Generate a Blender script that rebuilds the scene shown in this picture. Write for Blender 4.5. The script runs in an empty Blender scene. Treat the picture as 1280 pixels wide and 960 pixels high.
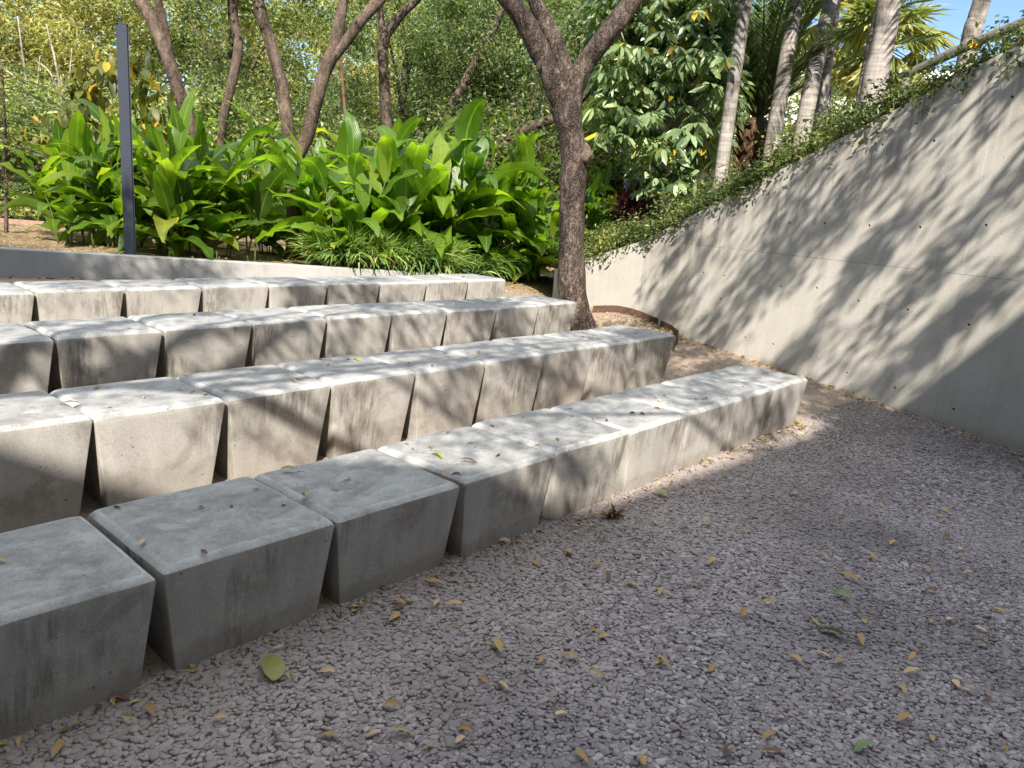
import bpy, bmesh, math, random
import numpy as np
from mathutils import Vector, Matrix

rng = np.random.default_rng(7)
random.seed(7)
scene = bpy.context.scene
COL = scene.collection

# ------------------------------------------------------------------ camera geometry
F_PX, PITCH, ROLL = 968.1, math.radians(12.9), math.radians(4.295)
EYE = 1.585
PSI = math.radians(40.85)
DR = np.array([math.sin(PSI), math.cos(PSI), 0.0])       # along the seat rows
BK = np.array([-math.cos(PSI), math.sin(PSI), 0.0])      # up the slope, across the rows
SUN = np.array([0.02, 1.2, -1.0]); SUN /= np.linalg.norm(SUN)


def ray(x, y):
    u, v = x - 640, y - 480
    c, s = math.cos(ROLL), math.sin(ROLL)
    u, v = c * u + s * v, -s * u + c * v
    d = np.array([u / F_PX, 1.0, -v / F_PX])
    cp, sp = math.cos(PITCH), math.sin(PITCH)
    return np.array([d[0], d[1] * cp + d[2] * sp, -d[1] * sp + d[2] * cp])


def at(x, y, D):
    d = ray(x, y)
    P = d * (D / d[1])
    P[2] += EYE
    return P


# ------------------------------------------------------------------ terrain heights
LW_A, LW_B = np.array([-8.6, 6.47]), np.array([-0.62, 11.3])       # low wall, front face line
LW_DIR = (LW_B - LW_A) / np.linalg.norm(LW_B - LW_A)
LW_N = np.array([-LW_DIR[1], LW_DIR[0]])                            # behind the wall
LW_LEN = np.linalg.norm(LW_B - LW_A)


def low_top(s):
    return 0.865 - 0.3 * np.clip(np.asarray(s, float), 0, LW_LEN) / LW_LEN


def vnoise(x, y, sc=1.0):
    x, y = np.asarray(x) * sc, np.asarray(y) * sc
    return (np.sin(x * 1.7 + y * 0.6 + 1.3) * np.cos(y * 1.9 - x * 0.4) + 0.5 * np.sin(x * 3.9 - y * 2.7) + 0.25 * np.sin(x * 7.3 + y * 8.1)) / 1.75


def H(x, y):
    x, y = np.asarray(x, float), np.asarray(y, float)
    perp = -0.7564 * x + 0.6541 * y
    h = 0.066 * np.clip(perp - 2.233, -6, 6.6)
    along = 0.6541 * x + 0.7564 * y
    sm = lambda a: np.clip(a, 0, 1) ** 2 * (3 - 2 * np.clip(a, 0, 1))
    h = h - 0.11 * sm((perp - 2.7) / 0.8) * sm((8.0 - perp) / 0.9) * sm((6.55 + 0.25 * (perp - 2.2) - along) / 0.5)
    s = (x - LW_A[0]) * LW_DIR[0] + (y - LW_A[1]) * LW_DIR[1]
    sd = (x - LW_A[0]) * LW_N[0] + (y - LW_A[1]) * LW_N[1]
    k = np.clip((sd - 0.02) / 0.1, 0, 1) * np.clip((LW_LEN + 0.15 - s) / 0.3, 0, 1)
    bed = low_top(s) - 0.045 + 0.05 * vnoise(x, y, 1.3)
    bed = bed + (0.6 - bed) * np.clip((sd - 4) / 6, 0, 1)
    h = h * (1 - k) + bed * k
    h = h + 0.12 * np.exp(-(((x - 1.45) / 0.55) ** 2 + ((y - 10.35) / 0.45) ** 2))
    return h


def Hany(x, y):
    """ground height, on the bank behind the tall wall too"""
    if bool(bank_keep(np.array([x]), np.array([y]))[0]):
        return float(bank(x, y))
    return float(H(x, y))


def on_ground(px, py):
    d = ray(px, py)
    t = 1.0
    for _ in range(60):
        P = d * t
        e = P[2] + EYE - float(H(P[0], P[1]))
        t += e / max(-d[2], 0.03) * 0.6
    P = d * t
    return np.array([P[0], P[1], float(H(P[0], P[1]))])


# ------------------------------------------------------------------ node helpers
def newmat(name):
    m = bpy.data.materials.new(name)
    m.use_nodes = True
    nt = m.node_tree
    nt.nodes.clear()
    return m, nt


class NT:
    def __init__(s, nt):
        s.nt = nt

    def n(s, kind, **kw):
        nd = s.nt.nodes.new(kind)
        for k, v in kw.items():
            if k == 'inp':
                for a, b in v.items():
                    if isinstance(b, bpy.types.NodeSocket):
                        s.nt.links.new(b, nd.inputs[a])
                    else:
                        nd.inputs[a].default_value = b
            else:
                setattr(nd, k, v)
        return nd

    def ramp(s, fac, stops, interp='LINEAR'):
        r = s.nt.nodes.new('ShaderNodeValToRGB')
        r.color_ramp.interpolation = interp
        el = r.color_ramp.elements
        while len(el) > 1:
            el.remove(el[-1])
        for i, (p, c) in enumerate(stops):
            e = el[0] if i == 0 else el.new(p)
            e.position = p
            e.color = (*c, 1) if len(c) == 3 else c
        s.nt.links.new(fac, r.inputs[0])
        return r.outputs[0]

    def mix(s, fac, a, b, mode='MIX'):
        m = s.nt.nodes.new('ShaderNodeMix')
        m.data_type = 'RGBA'
        m.blend_type = mode
        for sock, v in ((m.inputs[0], fac), (m.inputs[6], a), (m.inputs[7], b)):
            if isinstance(v, bpy.types.NodeSocket):
                s.nt.links.new(v, sock)
            else:
                sock.default_value = v if not isinstance(v, tuple) else ((*v, 1) if len(v) == 3 else v)
        return m.outputs[2]

    def math(s, op, a, b=0.0, clamp=False):
        m = s.nt.nodes.new('ShaderNodeMath')
        m.operation = op
        m.use_clamp = clamp
        for i, v in enumerate((a, b)):
            if isinstance(v, bpy.types.NodeSocket):
                s.nt.links.new(v, m.inputs[i])
            else:
                m.inputs[i].default_value = v
        return m.outputs[0]

    def noise(s, vec, scale, detail=4, rough=0.55, dist=0.0):
        nd = s.nt.nodes.new('ShaderNodeTexNoise')
        nd.inputs['Scale'].default_value = scale
        nd.inputs['Detail'].default_value = detail
        nd.inputs['Roughness'].default_value = rough
        nd.inputs['Distortion'].default_value = dist
        if vec is not None:
            s.nt.links.new(vec, nd.inputs['Vector'])
        return nd.outputs[0]

    def bump(s, h, strength, dist=0.01, normal=None):
        b = s.nt.nodes.new('ShaderNodeBump')
        b.inputs['Strength'].default_value = strength
        b.inputs['Distance'].default_value = dist
        s.nt.links.new(h, b.inputs['Height'])
        if normal is not None:
            s.nt.links.new(normal, b.inputs['Normal'])
        return b.outputs[0]

    def mapping(s, vec, scale=(1, 1, 1), loc=(0, 0, 0), rot=(0, 0, 0)):
        m = s.nt.nodes.new('ShaderNodeMapping')
        s.nt.links.new(vec, m.inputs[0])
        m.inputs['Scale'].default_value = scale
        m.inputs['Rotation'].default_value = rot
        if isinstance(loc, bpy.types.NodeSocket):
            s.nt.links.new(loc, m.inputs['Location'])
        else:
            m.inputs['Location'].default_value = loc
        return m.outputs[0]

    def out(s, shader):
        o = s.nt.nodes.new('ShaderNodeOutputMaterial')
        s.nt.links.new(shader, o.inputs[0])

    def principled(s, col, rough=0.8, spec=0.3, normal=None, metallic=0.0):
        p = s.nt.nodes.new('ShaderNodeBsdfPrincipled')
        for k, v in (('Base Color', col), ('Roughness', rough), ('Specular IOR Level', spec), ('Metallic', metallic)):
            if isinstance(v, bpy.types.NodeSocket):
                s.nt.links.new(v, p.inputs[k])
            else:
                p.inputs[k].default_value = (*v, 1) if isinstance(v, tuple) else v
        if normal is not None:
            s.nt.links.new(normal, p.inputs['Normal'])
        return p.outputs[0]


def leafmat(name, cols, trans=0.4, tcol=None, rough=0.45, spec=0.35, veins=None):
    """cols: list of (pos, rgb) picked per leaf"""
    m, nt = newmat(name)
    N = NT(nt)
    g = N.n('ShaderNodeNewGeometry')
    base = N.ramp(g.outputs['Random Per Island'], cols)
    oi = N.n('ShaderNodeObjectInfo')
    hsv = N.n('ShaderNodeHueSaturation', inp={'Color': base})
    nt.links.new(N.math('ADD', N.math('MULTIPLY', oi.outputs['Random'], 0.3), 0.85), hsv.inputs['Value'])
    base = hsv.outputs[0]
    if 'leaf' in name and not veins and 'litter' not in name and 'dry' not in name:
        tq = N.n('ShaderNodeTexCoord')
        vv = N.ramp(N.noise(tq.outputs['Object'], 1.4, 4, 0.6), [(0.36, (0.5, 0.58, 0.55)), (0.5, (1, 1, 1)), (0.64, (1.35, 1.25, 1.1))])
        base = N.mix(1.0, base, vv, 'MULTIPLY')
    tc = N.n('ShaderNodeTexCoord')
    normal = None
    if veins:
        uvx = N.n('ShaderNodeSeparateXYZ', inp={0: tc.outputs['UV']})
        w = N.math('SINE', N.math('MULTIPLY', N.math('ADD', uvx.outputs[1], N.math('MULTIPLY', N.math('ABSOLUTE', N.math('SUBTRACT', uvx.outputs[0], 0.5)), -0.35)), veins))
        normal = N.bump(w, 0.25, 0.004)
        mid = N.math('LESS_THAN', N.math('ABSOLUTE', N.math('SUBTRACT', uvx.outputs[0], 0.5)), 0.035)
        base = N.mix(N.math('MULTIPLY', mid, 0.6), base, (0.22, 0.32, 0.06))
        base = N.mix(N.math('MULTIPLY', N.math('ADD', w, 1.0), 0.12), base, N.mix(1.0, base, (1.5, 1.4, 1.0), 'MULTIPLY'))
        edge = N.math('GREATER_THAN', N.noise(tc.outputs['Object'], 9.0, 3), 0.66)
        base = N.mix(N.math('MULTIPLY', edge, 0.35), base, (0.16, 0.13, 0.03))
    p = N.principled(base, rough, spec, normal)
    t = N.n('ShaderNodeBsdfTranslucent')
    tm = N.mix(1.0, base, tcol or (1.5, 1.7, 0.7), 'MULTIPLY')
    nt.links.new(tm, t.inputs['Color'])
    mx = N.n('ShaderNodeMixShader', inp={0: trans, 1: p, 2: t.outputs[0]})
    N.out(mx.outputs[0])
    return m


def concrete(name, kind):
    m, nt = newmat(name)
    N = NT(nt)
    tc = N.n('ShaderNodeTexCoord')
    oi = N.n('ShaderNodeObjectInfo')
    g = N.n('ShaderNodeNewGeometry')
    if kind == 'block':
        off = N.n('ShaderNodeCombineXYZ')
        for i, k in enumerate((37.0, 91.0, 53.0)):
            nt.links.new(N.math('MULTIPLY', oi.outputs['Random'], k), off.inputs[i])
        vec = N.mapping(tc.outputs['Object'], loc=off.outputs[0])
    else:
        vec = tc.outputs['Object']
    big = N.noise(vec, 1.6 if kind != 'block' else 3.2, 5, 0.6)
    med = N.noise(vec, 9.0, 6, 0.65)
    fine = N.noise(vec, 140.0, 4, 0.7)
    streak = N.noise(N.mapping(vec, scale=(14, 14, 1.1)), 1.0, 5, 0.6, 0.3)
    if kind == 'block':
        face = N.ramp(big, [(0.3, (0.285, 0.268, 0.243)), (0.5, (0.365, 0.346, 0.316)), (0.72, (0.425, 0.404, 0.37))])
        face = N.mix(0.35, face, N.ramp(streak, [(0.3, (0.26, 0.243, 0.22)), (0.65, (0.43, 0.412, 0.38))]))
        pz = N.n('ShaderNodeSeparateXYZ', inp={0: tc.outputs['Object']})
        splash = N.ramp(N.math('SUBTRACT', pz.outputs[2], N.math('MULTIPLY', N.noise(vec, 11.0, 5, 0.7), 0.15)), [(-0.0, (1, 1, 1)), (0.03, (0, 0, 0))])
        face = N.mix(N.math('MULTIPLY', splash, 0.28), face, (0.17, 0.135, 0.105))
        # weathered dark drip stains that run down parts of the faces
        area = N.ramp(N.noise(vec, 2.3, 2, 0.4), [(0.5, (0, 0, 0)), (0.62, (1, 1, 1))])
        drip = N.ramp(N.noise(N.mapping(vec, scale=(30, 30, 4.5)), 1.0, 5, 0.7), [(0.40, (0, 0, 0)), (0.62, (1, 1, 1))])
        face = N.mix(N.math('MULTIPLY', N.math('MULTIPLY', area, drip), 0.7), face, (0.105, 0.09, 0.072))
        damp = N.ramp(N.noise(vec, 3.6, 6, 0.68, 0.4), [(0.53, (0, 0, 0)), (0.63, (1, 1, 1))])
        face = N.mix(N.math('MULTIPLY', damp, 0.42), face, (0.15, 0.132, 0.11))
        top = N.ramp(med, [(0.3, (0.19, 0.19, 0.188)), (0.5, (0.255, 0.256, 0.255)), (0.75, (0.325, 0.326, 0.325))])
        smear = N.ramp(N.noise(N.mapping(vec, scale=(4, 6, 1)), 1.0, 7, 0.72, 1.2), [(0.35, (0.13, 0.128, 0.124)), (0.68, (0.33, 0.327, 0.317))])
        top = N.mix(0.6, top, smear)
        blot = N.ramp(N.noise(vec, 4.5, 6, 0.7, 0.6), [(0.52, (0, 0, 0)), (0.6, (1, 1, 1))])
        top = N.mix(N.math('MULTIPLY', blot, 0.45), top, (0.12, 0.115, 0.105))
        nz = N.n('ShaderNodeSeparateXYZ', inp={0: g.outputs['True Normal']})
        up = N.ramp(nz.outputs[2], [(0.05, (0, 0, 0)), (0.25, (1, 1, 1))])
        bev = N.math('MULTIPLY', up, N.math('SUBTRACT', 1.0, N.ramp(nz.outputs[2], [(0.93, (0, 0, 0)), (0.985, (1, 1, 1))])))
        col = N.mix(up, face, top)  # tops coloured darker than faces to offset the stronger light they get
        worn_highlight = N.ramp(N.noise(vec, 7.0, 6, 0.7, 0.5), [(0.36, (0.05, 0.05, 0.05)), (0.62, (0.75, 0.75, 0.75))])
        col = N.mix(N.math('MULTIPLY', bev, worn_highlight), col, (0.40, 0.398, 0.39))  # bevel highlight put into the colour, broken up like a worn limed edge
        # pale bloom that spreads unevenly from the rim over the top
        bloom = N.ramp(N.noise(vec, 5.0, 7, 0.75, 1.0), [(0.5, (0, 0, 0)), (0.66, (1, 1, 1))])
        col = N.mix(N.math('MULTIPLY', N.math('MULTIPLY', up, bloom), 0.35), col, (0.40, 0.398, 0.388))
    elif kind == 'wall':
        col = N.ramp(big, [(0.3, (0.335, 0.314, 0.277)), (0.5, (0.39, 0.368, 0.328)), (0.72, (0.435, 0.413, 0.372))])
        col = N.mix(0.25, col, N.ramp(streak, [(0.3, (0.27, 0.255, 0.225)), (0.7, (0.40, 0.385, 0.35))]))
        uv = N.n('ShaderNodeSeparateXYZ', inp={0: tc.outputs['UV']})
        seam = N.math('LESS_THAN', N.math('ABSOLUTE', N.math('SUBTRACT', uv.outputs[1], 1.292)), 0.0035)
        gap = N.math('GREATER_THAN', N.noise(N.mapping(tc.outputs['UV'], scale=(1.7, 0, 0)), 1.0, 2), 0.43)
        col = N.mix(N.math('MULTIPLY', N.math('MULTIPLY', seam, gap), 0.5), col, (0.09, 0.085, 0.075))
        # pale vertical panel joints above the seam
        for uu in (0.0, 0.0):
            pass
        above = N.math('GREATER_THAN', uv.outputs[1], 1.295)
        u3 = N.math('ABSOLUTE', N.math('SUBTRACT', uv.outputs[0], 4.05))
        j = N.math('MULTIPLY', N.math('LESS_THAN', u3, 0.005), above)
        col = N.mix(N.math('MULTIPLY', j, 0.35), col, (0.55, 0.54, 0.5))
        # panel-to-panel tone and drip stains below the planted top
        pan = N.n('ShaderNodeTexWhiteNoise', noise_dimensions='2D')
        pv = N.n('ShaderNodeCombineXYZ', inp={0: N.math('FLOOR', N.math('MULTIPLY', N.math('ADD', uv.outputs[0], 0.75), 0.4167)), 1: N.math('GREATER_THAN', uv.outputs[1], 1.292)})
        nt.links.new(pv.outputs[0], pan.inputs['Vector'])
        pf = N.math('ADD', N.math('MULTIPLY', pan.outputs[0], 0.12), 0.94)
        pc = N.n('ShaderNodeCombineColor', inp={0: pf, 1: pf, 2: pf})
        col = N.mix(1.0, col, pc.outputs[0], 'MULTIPLY')
        dtop = N.math('SUBTRACT', N.math('ADD', N.math('MULTIPLY', uv.outputs[0], 0.452), 1.30), uv.outputs[1])
        dr1 = N.ramp(N.noise(N.mapping(tc.outputs['UV'], scale=(9, 0.5, 0)), 1.0, 5, 0.65), [(0.46, (0, 0, 0)), (0.64, (1, 1, 1))])
        fall = N.ramp(N.math('ADD', dtop, N.math('MULTIPLY', N.noise(N.mapping(tc.outputs['UV'], scale=(7, 0, 0)), 1.0, 3), -0.9)), [(0.0, (1, 1, 1)), (0.55, (0, 0, 0))])
        col = N.mix(N.math('MULTIPLY', N.math('MULTIPLY', dr1, fall), 0.75), col, (0.19, 0.175, 0.15))
        # chalky lime bloom
        bl = N.ramp(N.noise(N.mapping(tc.outputs['UV'], scale=(5, 2.6, 0)), 1.0, 7, 0.7, 1.2), [(0.485, (0, 0, 0)), (0.5, (1, 1, 1)), (0.515, (0, 0, 0))])
        du = N.math('SUBTRACT', uv.outputs[0], 3.55)
        dv = N.math('SUBTRACT', uv.outputs[1], 0.65)
        rad = N.math('ADD', N.math('MULTIPLY', N.math('MULTIPLY', du, du), 9.0), N.math('MULTIPLY', N.math('MULTIPLY', dv, dv), 3.0))
        col = N.mix(N.math('MULTIPLY', N.math('MULTIPLY', bl, N.math('LESS_THAN', rad, 1.0)), 0.4), col, (0.6, 0.59, 0.56))
        # damp soil line along the foot
        foot = N.ramp(N.math('ADD', uv.outputs[1], N.math('MULTIPLY', med, 0.12)), [(0.0, (1, 1, 1)), (0.09, (0, 0, 0))])
        col = N.mix(N.math('MULTIPLY', foot, 0.5), col, (0.2, 0.17, 0.14))
    else:
        col = N.ramp(big, [(0.3, (0.28, 0.275, 0.265)), (0.6, (0.34, 0.335, 0.325))])
        col = N.mix(0.3, col, N.ramp(streak, [(0.3, (0.25, 0.245, 0.235)), (0.7, (0.38, 0.375, 0.365))]))
    col = N.mix(0.42, col, N.mix(1.0, col, N.ramp(fine, [(0.3, (0.5, 0.5, 0.5)), (0.7, (1.45, 1.45, 1.45))]), 'MULTIPLY'))
    # air-bubble pits
    vo = N.n('ShaderNodeTexVoronoi', inp={'Vector': vec, 'Scale': 17.0})
    pit = N.math('LESS_THAN', vo.outputs['Distance'], N.math('MULTIPLY', N.noise(vec, 5.0, 2), 0.16))
    pit = N.math('MULTIPLY', pit, N.math('GREATER_THAN', N.noise(vec, 23.0, 1), 0.5))
    col = N.mix(N.math('MULTIPLY', pit, 0.8), col, (0.07, 0.062, 0.055))
    hgt = N.math('ADD', N.math('MULTIPLY', med, 0.6), N.math('MULTIPLY', fine, 0.25))
    hgt = N.math('SUBTRACT', hgt, pit)
    nrm = N.bump(hgt, 0.30, 0.004)
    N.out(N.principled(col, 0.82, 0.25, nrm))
    return m


def barkmat(name, dark, mid, light, scale=22.0, ringed=False, strength=0.8, speck=True):
    m, nt = newmat(name)
    N = NT(nt)
    tc = N.n('ShaderNodeTexCoord')
    v = tc.outputs['Object']
    if ringed:
        n1 = N.noise(N.mapping(v, scale=(3, 3, 24)), 1.0, 4, 0.6, 0.4)
        n2 = N.noise(N.mapping(v, scale=(40, 40, 5)), 1.0, 5, 0.7)
    else:
        n1 = N.noise(N.mapping(v, scale=(scale, scale, scale * 0.45)), 1.0, 6, 0.7, 0.6)
        n2 = N.noise(v, scale * 2.4, 4, 0.7)
    pat = N.noise(N.mapping(v, scale=(3.4, 3.4, 1.3)), 1.0, 5, 0.65, 0.5)
    c = N.ramp(N.math('ADD', N.math('MULTIPLY', n1, 0.6), N.math('MULTIPLY', n2, 0.4)), [(0.34, dark), (0.5, mid), (0.66, light)])
    c = N.mix(N.ramp(pat, [(0.46, (0, 0, 0)), (0.6, (0.9, 0.9, 0.9))]), c, N.mix(1.0, c, (0.3, 0.28, 0.27), 'MULTIPLY'))
    hgt = N.math('ADD', N.math('MULTIPLY', n1, 0.7), N.math('MULTIPLY', n2, 0.3))
    if speck and not ringed:
        vo = N.n('ShaderNodeTexVoronoi', inp={'Vector': N.mapping(v, scale=(1, 1, 0.7)), 'Scale': scale * 3.2})
        sp = N.math('LESS_THAN', vo.outputs['Distance'], 0.28)
        c = N.mix(N.math('MULTIPLY', sp, N.math('MULTIPLY', n2, 1.1)), c, light)
        hgt = N.math('ADD', hgt, N.math('MULTIPLY', sp, 0.35))
    N.out(N.principled(c, 0.9, 0.2, N.bump(hgt, strength, 0.012)))
    return m


def plainmat(name, col, rough=0.6, spec=0.3, metallic=0.0, nscale=20, amt=0.35):
    m, nt = newmat(name)
    N = NT(nt)
    tc = N.n('ShaderNodeTexCoord')
    n = N.noise(tc.outputs['Object'], nscale, 5, 0.6)
    c = N.mix(n, tuple(x * (1 - amt) for x in col), tuple(min(1, x * (1 + amt)) for x in col))
    N.out(N.principled(c, rough, spec, N.bump(n, 0.15, 0.005), metallic))
    return m


# ------------------------------------------------------------------ mesh helpers
def mesh_np(name, V, faces, mat=None, smooth=False, uv=None):
    """V (N,3); faces: list of int arrays (M,k)"""
    me = bpy.data.meshes.new(name)
    V = np.asarray(V, np.float32)
    faces = [np.asarray(f, np.int32) for f in faces if len(f)]
    nl = sum(f.size for f in faces)
    nf = sum(len(f) for f in faces)
    me.vertices.add(len(V))
    me.vertices.foreach_set('co', V.ravel())
    me.loops.add(nl)
    me.polygons.add(nf)
    li = np.concatenate([f.ravel() for f in faces])
    me.loops.foreach_set('vertex_index', li)
    tot = np.concatenate([np.full(len(f), f.shape[1], np.int32) for f in faces])
    st = np.concatenate([[0], np.cumsum(tot)[:-1]]).astype(np.int32)
    me.polygons.foreach_set('loop_start', st)
    me.polygons.foreach_set('use_smooth', np.full(nf, bool(smooth)))
    if uv is not None:
        l = me.uv_layers.new(name='UVMap')
        l.data.foreach_set('uv', np.asarray(uv, np.float32)[li].ravel())
    me.update(calc_edges=True)
    me.validate()
    if mat:
        me.materials.append(mat)
    return me


def put(name, me, parent=None, loc=(0, 0, 0), rotz=0.0, scale=None):
    o = bpy.data.objects.new(name, me)
    COL.objects.link(o)
    if parent:
        o.parent = parent
    o.location = loc
    if rotz:
        o.rotation_euler = (0, 0, rotz)
    if scale:
        o.scale = (scale,) * 3 if not isinstance(scale, tuple) else scale
    return o


def tag(o, label=None, cat=None, group=None, kind=None):
    if label:
        o['label'] = label
    if cat:
        o['category'] = cat
    if group:
        o['group'] = group
    if kind:
        o['kind'] = kind
    return o


def empty(name, loc, label, cat, group=None, rotz=0.0, scale=None):
    return tag(put(name, None, None, loc, rotz, scale), label, cat, group)


class Geo:
    """collects pieces of geometry into one mesh"""

    def __init__(s):
        s.V, s.F, s.UV, s.n = [], {}, [], 0

    def add(s, V, faces, uv=None):
        V = np.asarray(V, float)
        s.V.append(V)
        s.UV.append(np.zeros((len(V), 2)) if uv is None else uv)
        for f in faces:
            f = np.asarray(f, int)
            if len(f):
                s.F.setdefault(f.shape[1], []).append(f + s.n)
        s.n += len(V)

    def mesh(s, name, mat, smooth=False, uv=False):
        return mesh_np(name, np.concatenate(s.V), [np.concatenate(f) for f in s.F.values()], mat, smooth, np.concatenate(s.UV) if uv else None)

    def tube(s, pts, radii, sides=10, noise=0.0, seed=0, cap=True, sub=6):
        pts = np.asarray(pts, float)
        radii = np.asarray(radii, float)
        n = len(pts)
        if sub > 1 and n > 2:
            P, R = [], []
            ext = np.vstack([2 * pts[0] - pts[1], pts, 2 * pts[-1] - pts[-2]])
            for i in range(n - 1):
                p0, p1, p2, p3 = ext[i:i + 4]
                for k in range(sub):
                    t = k / sub
                    P.append(0.5 * (2 * p1 + (p2 - p0) * t + (2 * p0 - 5 * p1 + 4 * p2 - p3) * t * t + (3 * p1 - p0 - 3 * p2 + p3) * t ** 3))
                    R.append(radii[i] * (1 - t) + radii[i + 1] * t)
            P.append(pts[-1])
            R.append(radii[-1])
            pts, radii = np.array(P), np.array(R)
            n = len(pts)
        T = np.gradient(pts, axis=0)
        T /= np.linalg.norm(T, axis=1)[:, None] + 1e-9
        ref = np.array([1.0, 0.13, 0.07])
        if abs(T[0] @ ref) > 0.9:
            ref = np.array([0.0, 1.0, 0.2])
        V = np.zeros((n, sides, 3))
        a = np.arange(sides) * 2 * math.pi / sides
        r = np.random.default_rng(seed)
        ph = r.uniform(0, 6.28, 6)
        B = ref
        for i in range(n):
            B = B - T[i] * (B @ T[i])
            B /= np.linalg.norm(B)
            C = np.cross(T[i], B)
            rr = radii[i] * (1 + noise * (np.sin(2 * a + ph[0] + i * 0.37) * 0.5 + np.sin(3 * a + ph[1] - i * 0.53) * 0.35 + np.sin(5 * a + ph[2] + i * 0.8) * 0.3 + math.sin(i * 0.9 + ph[3]) * 0.5))
            V[i] = pts[i] + (np.cos(a) * rr)[:, None] * B + (np.sin(a) * rr)[:, None] * C
        idx = np.arange(n * sides).reshape(n, sides)
        f = np.stack([idx[:-1], np.roll(idx[:-1], -1, 1), np.roll(idx[1:], -1, 1), idx[1:]], -1).reshape(-1, 4)
        VV = V.reshape(-1, 3)
        fs = [f]
        if cap:
            VV = np.vstack([VV, pts[0], pts[-1]])
            c0, c1 = n * sides, n * sides + 1
            i0, i1 = idx[0], idx[-1]
            fs.append(np.stack([np.full(sides, c0), np.roll(i0, -1), i0], 1))
            fs.append(np.stack([np.full(sides, c1), i1, np.roll(i1, -1)], 1))
        s.add(VV, fs)

    def box(s, lo, hi):
        x0, y0, z0 = lo
        x1, y1, z1 = hi
        V = [(x0, y0, z0), (x1, y0, z0), (x1, y1, z0), (x0, y1, z0), (x0, y0, z1), (x1, y0, z1), (x1, y1, z1), (x0, y1, z1)]
        s.add(V, [[(0, 3, 2, 1), (4, 5, 6, 7), (0, 1, 5, 4), (1, 2, 6, 5), (2, 3, 7, 6), (3, 0, 4, 7)]])


def norm(a):
    return a / (np.linalg.norm(a, axis=-1, keepdims=True) + 1e-9)


def leaves_geo(P, L, W, r, droop=0.4, flat=0.6, fold=0.18, hexa=False, dirs=None):
    """leaf blades (folded diamonds, or six-point blades) at points P"""
    n = len(P)
    d = r.normal(size=(n, 3)) if dirs is None else dirs.copy()
    d[:, 2] *= flat
    d = norm(d)
    d[:, 2] -= droop
    d = norm(d)
    up = norm(r.normal(size=(n, 3)) * 0.55 + np.array([0, 0, 1.0]))
    sd = norm(np.cross(d, up))
    nn = np.cross(sd, d)
    L = (L * r.uniform(0.65, 1.25, n))[:, None]
    W = (W * r.uniform(0.7, 1.25, n))[:, None]
    if not hexa:
        a = P
        b = P + d * L * 0.45 + sd * W * 0.5 + nn * W * fold
        c = P + d * L - nn * L * 0.08
        e = P + d * L * 0.45 - sd * W * 0.5 + nn * W * fold
        V = np.stack([a, b, c, e], 1).reshape(-1, 3)
        i = np.arange(n)[:, None] * 4
        F = np.concatenate([i + [0, 1, 2], i + [0, 2, 3]])
        return V, [F]
    a = P
    m = P + d * L * 0.5 + nn * L * 0.02
    b1 = P + d * L * 0.28 + sd * W * 0.42 + nn * W * fold
    b2 = P + d * L * 0.68 + sd * W * 0.4 + nn * W * fold - nn * L * 0.05
    e1 = P + d * L * 0.28 - sd * W * 0.42 + nn * W * fold
    e2 = P + d * L * 0.68 - sd * W * 0.4 + nn * W * fold - nn * L * 0.05
    c = P + d * L - nn * L * 0.14
    V = np.stack([a, b1, b2, c, e2, e1, m], 1).reshape(-1, 3)
    i = np.arange(n)[:, None] * 7
    F = np.concatenate([i + [0, 1, 6], i + [1, 2, 6], i + [2, 3, 6], i + [3, 4, 6], i + [4, 5, 6], i + [5, 0, 6]])
    return V, [F]


def crown_points(r, nclump, nleaf, center, rad, clump_r, shell=0.5, droop=None):
    c = norm(r.normal(size=(nclump, 3))) * (shell + (1 - shell) * r.uniform(0, 1, (nclump, 1)) ** 0.5)
    c = c * np.array(rad) + np.array(center)
    k = r.choice(nclump, nleaf, p=(lambda w: w / w.sum())(r.uniform(0.3, 1.6, nclump)))
    cr = clump_r * r.uniform(0.5, 1.4, nclump)
    off = r.normal(size=(nleaf, 3)) * cr[k][:, None] * np.array([1, 1, 0.7]) * 0.55
    if droop is not None:      # sprays that hang along one direction
        off += np.array(droop) * (r.normal(size=nleaf) * cr[k] * 2.2)[:, None]
    return c[k] + off, c


# ------------------------------------------------------------------ materials
M = {}
M['block'] = concrete('seat_concrete', 'block')
M['wall'] = concrete('wall_concrete', 'wall')
M['kerb'] = concrete('kerb_concrete', 'kerb')
M['bark_main'] = barkmat('bark_main', (0.012, 0.009, 0.008), (0.048, 0.036, 0.029), (0.23, 0.175, 0.14), 20, strength=1.0)
M['bark_brown'] = barkmat('bark_brown', (0.035, 0.025, 0.018), (0.10, 0.072, 0.054), (0.21, 0.16, 0.125), 14)
M['bark_pale'] = barkmat('bark_pale', (0.18, 0.15, 0.12), (0.33, 0.29, 0.24), (0.5, 0.46, 0.4), 14)
M['bark_palm'] = barkmat('bark_palm', (0.14, 0.122, 0.11), (0.26, 0.235, 0.21), (0.38, 0.35, 0.32), 14, ringed=True, strength=0.5)
M['bark_fibre'] = barkmat('bark_fibre', (0.025, 0.014, 0.008), (0.10, 0.06, 0.035), (0.24, 0.16, 0.09), 12, strength=1.0)
M['steel'] = plainmat('dark_painted_steel', (0.035, 0.042, 0.06), 0.4, 0.5, 0.0, 30, 0.25)
M['rust'] = plainmat('rusty_steel', (0.085, 0.05, 0.035), 0.8, 0.3, 0.2, 25, 0.6)
M['rail'] = plainmat('grey_timber', (0.13, 0.118, 0.105), 0.85, 0.2, 0.0, 18, 0.5)
M['plank'] = plainmat('weathered_plank', (0.26, 0.17, 0.13), 0.85, 0.2, 0.0, 14, 0.4)
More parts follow.
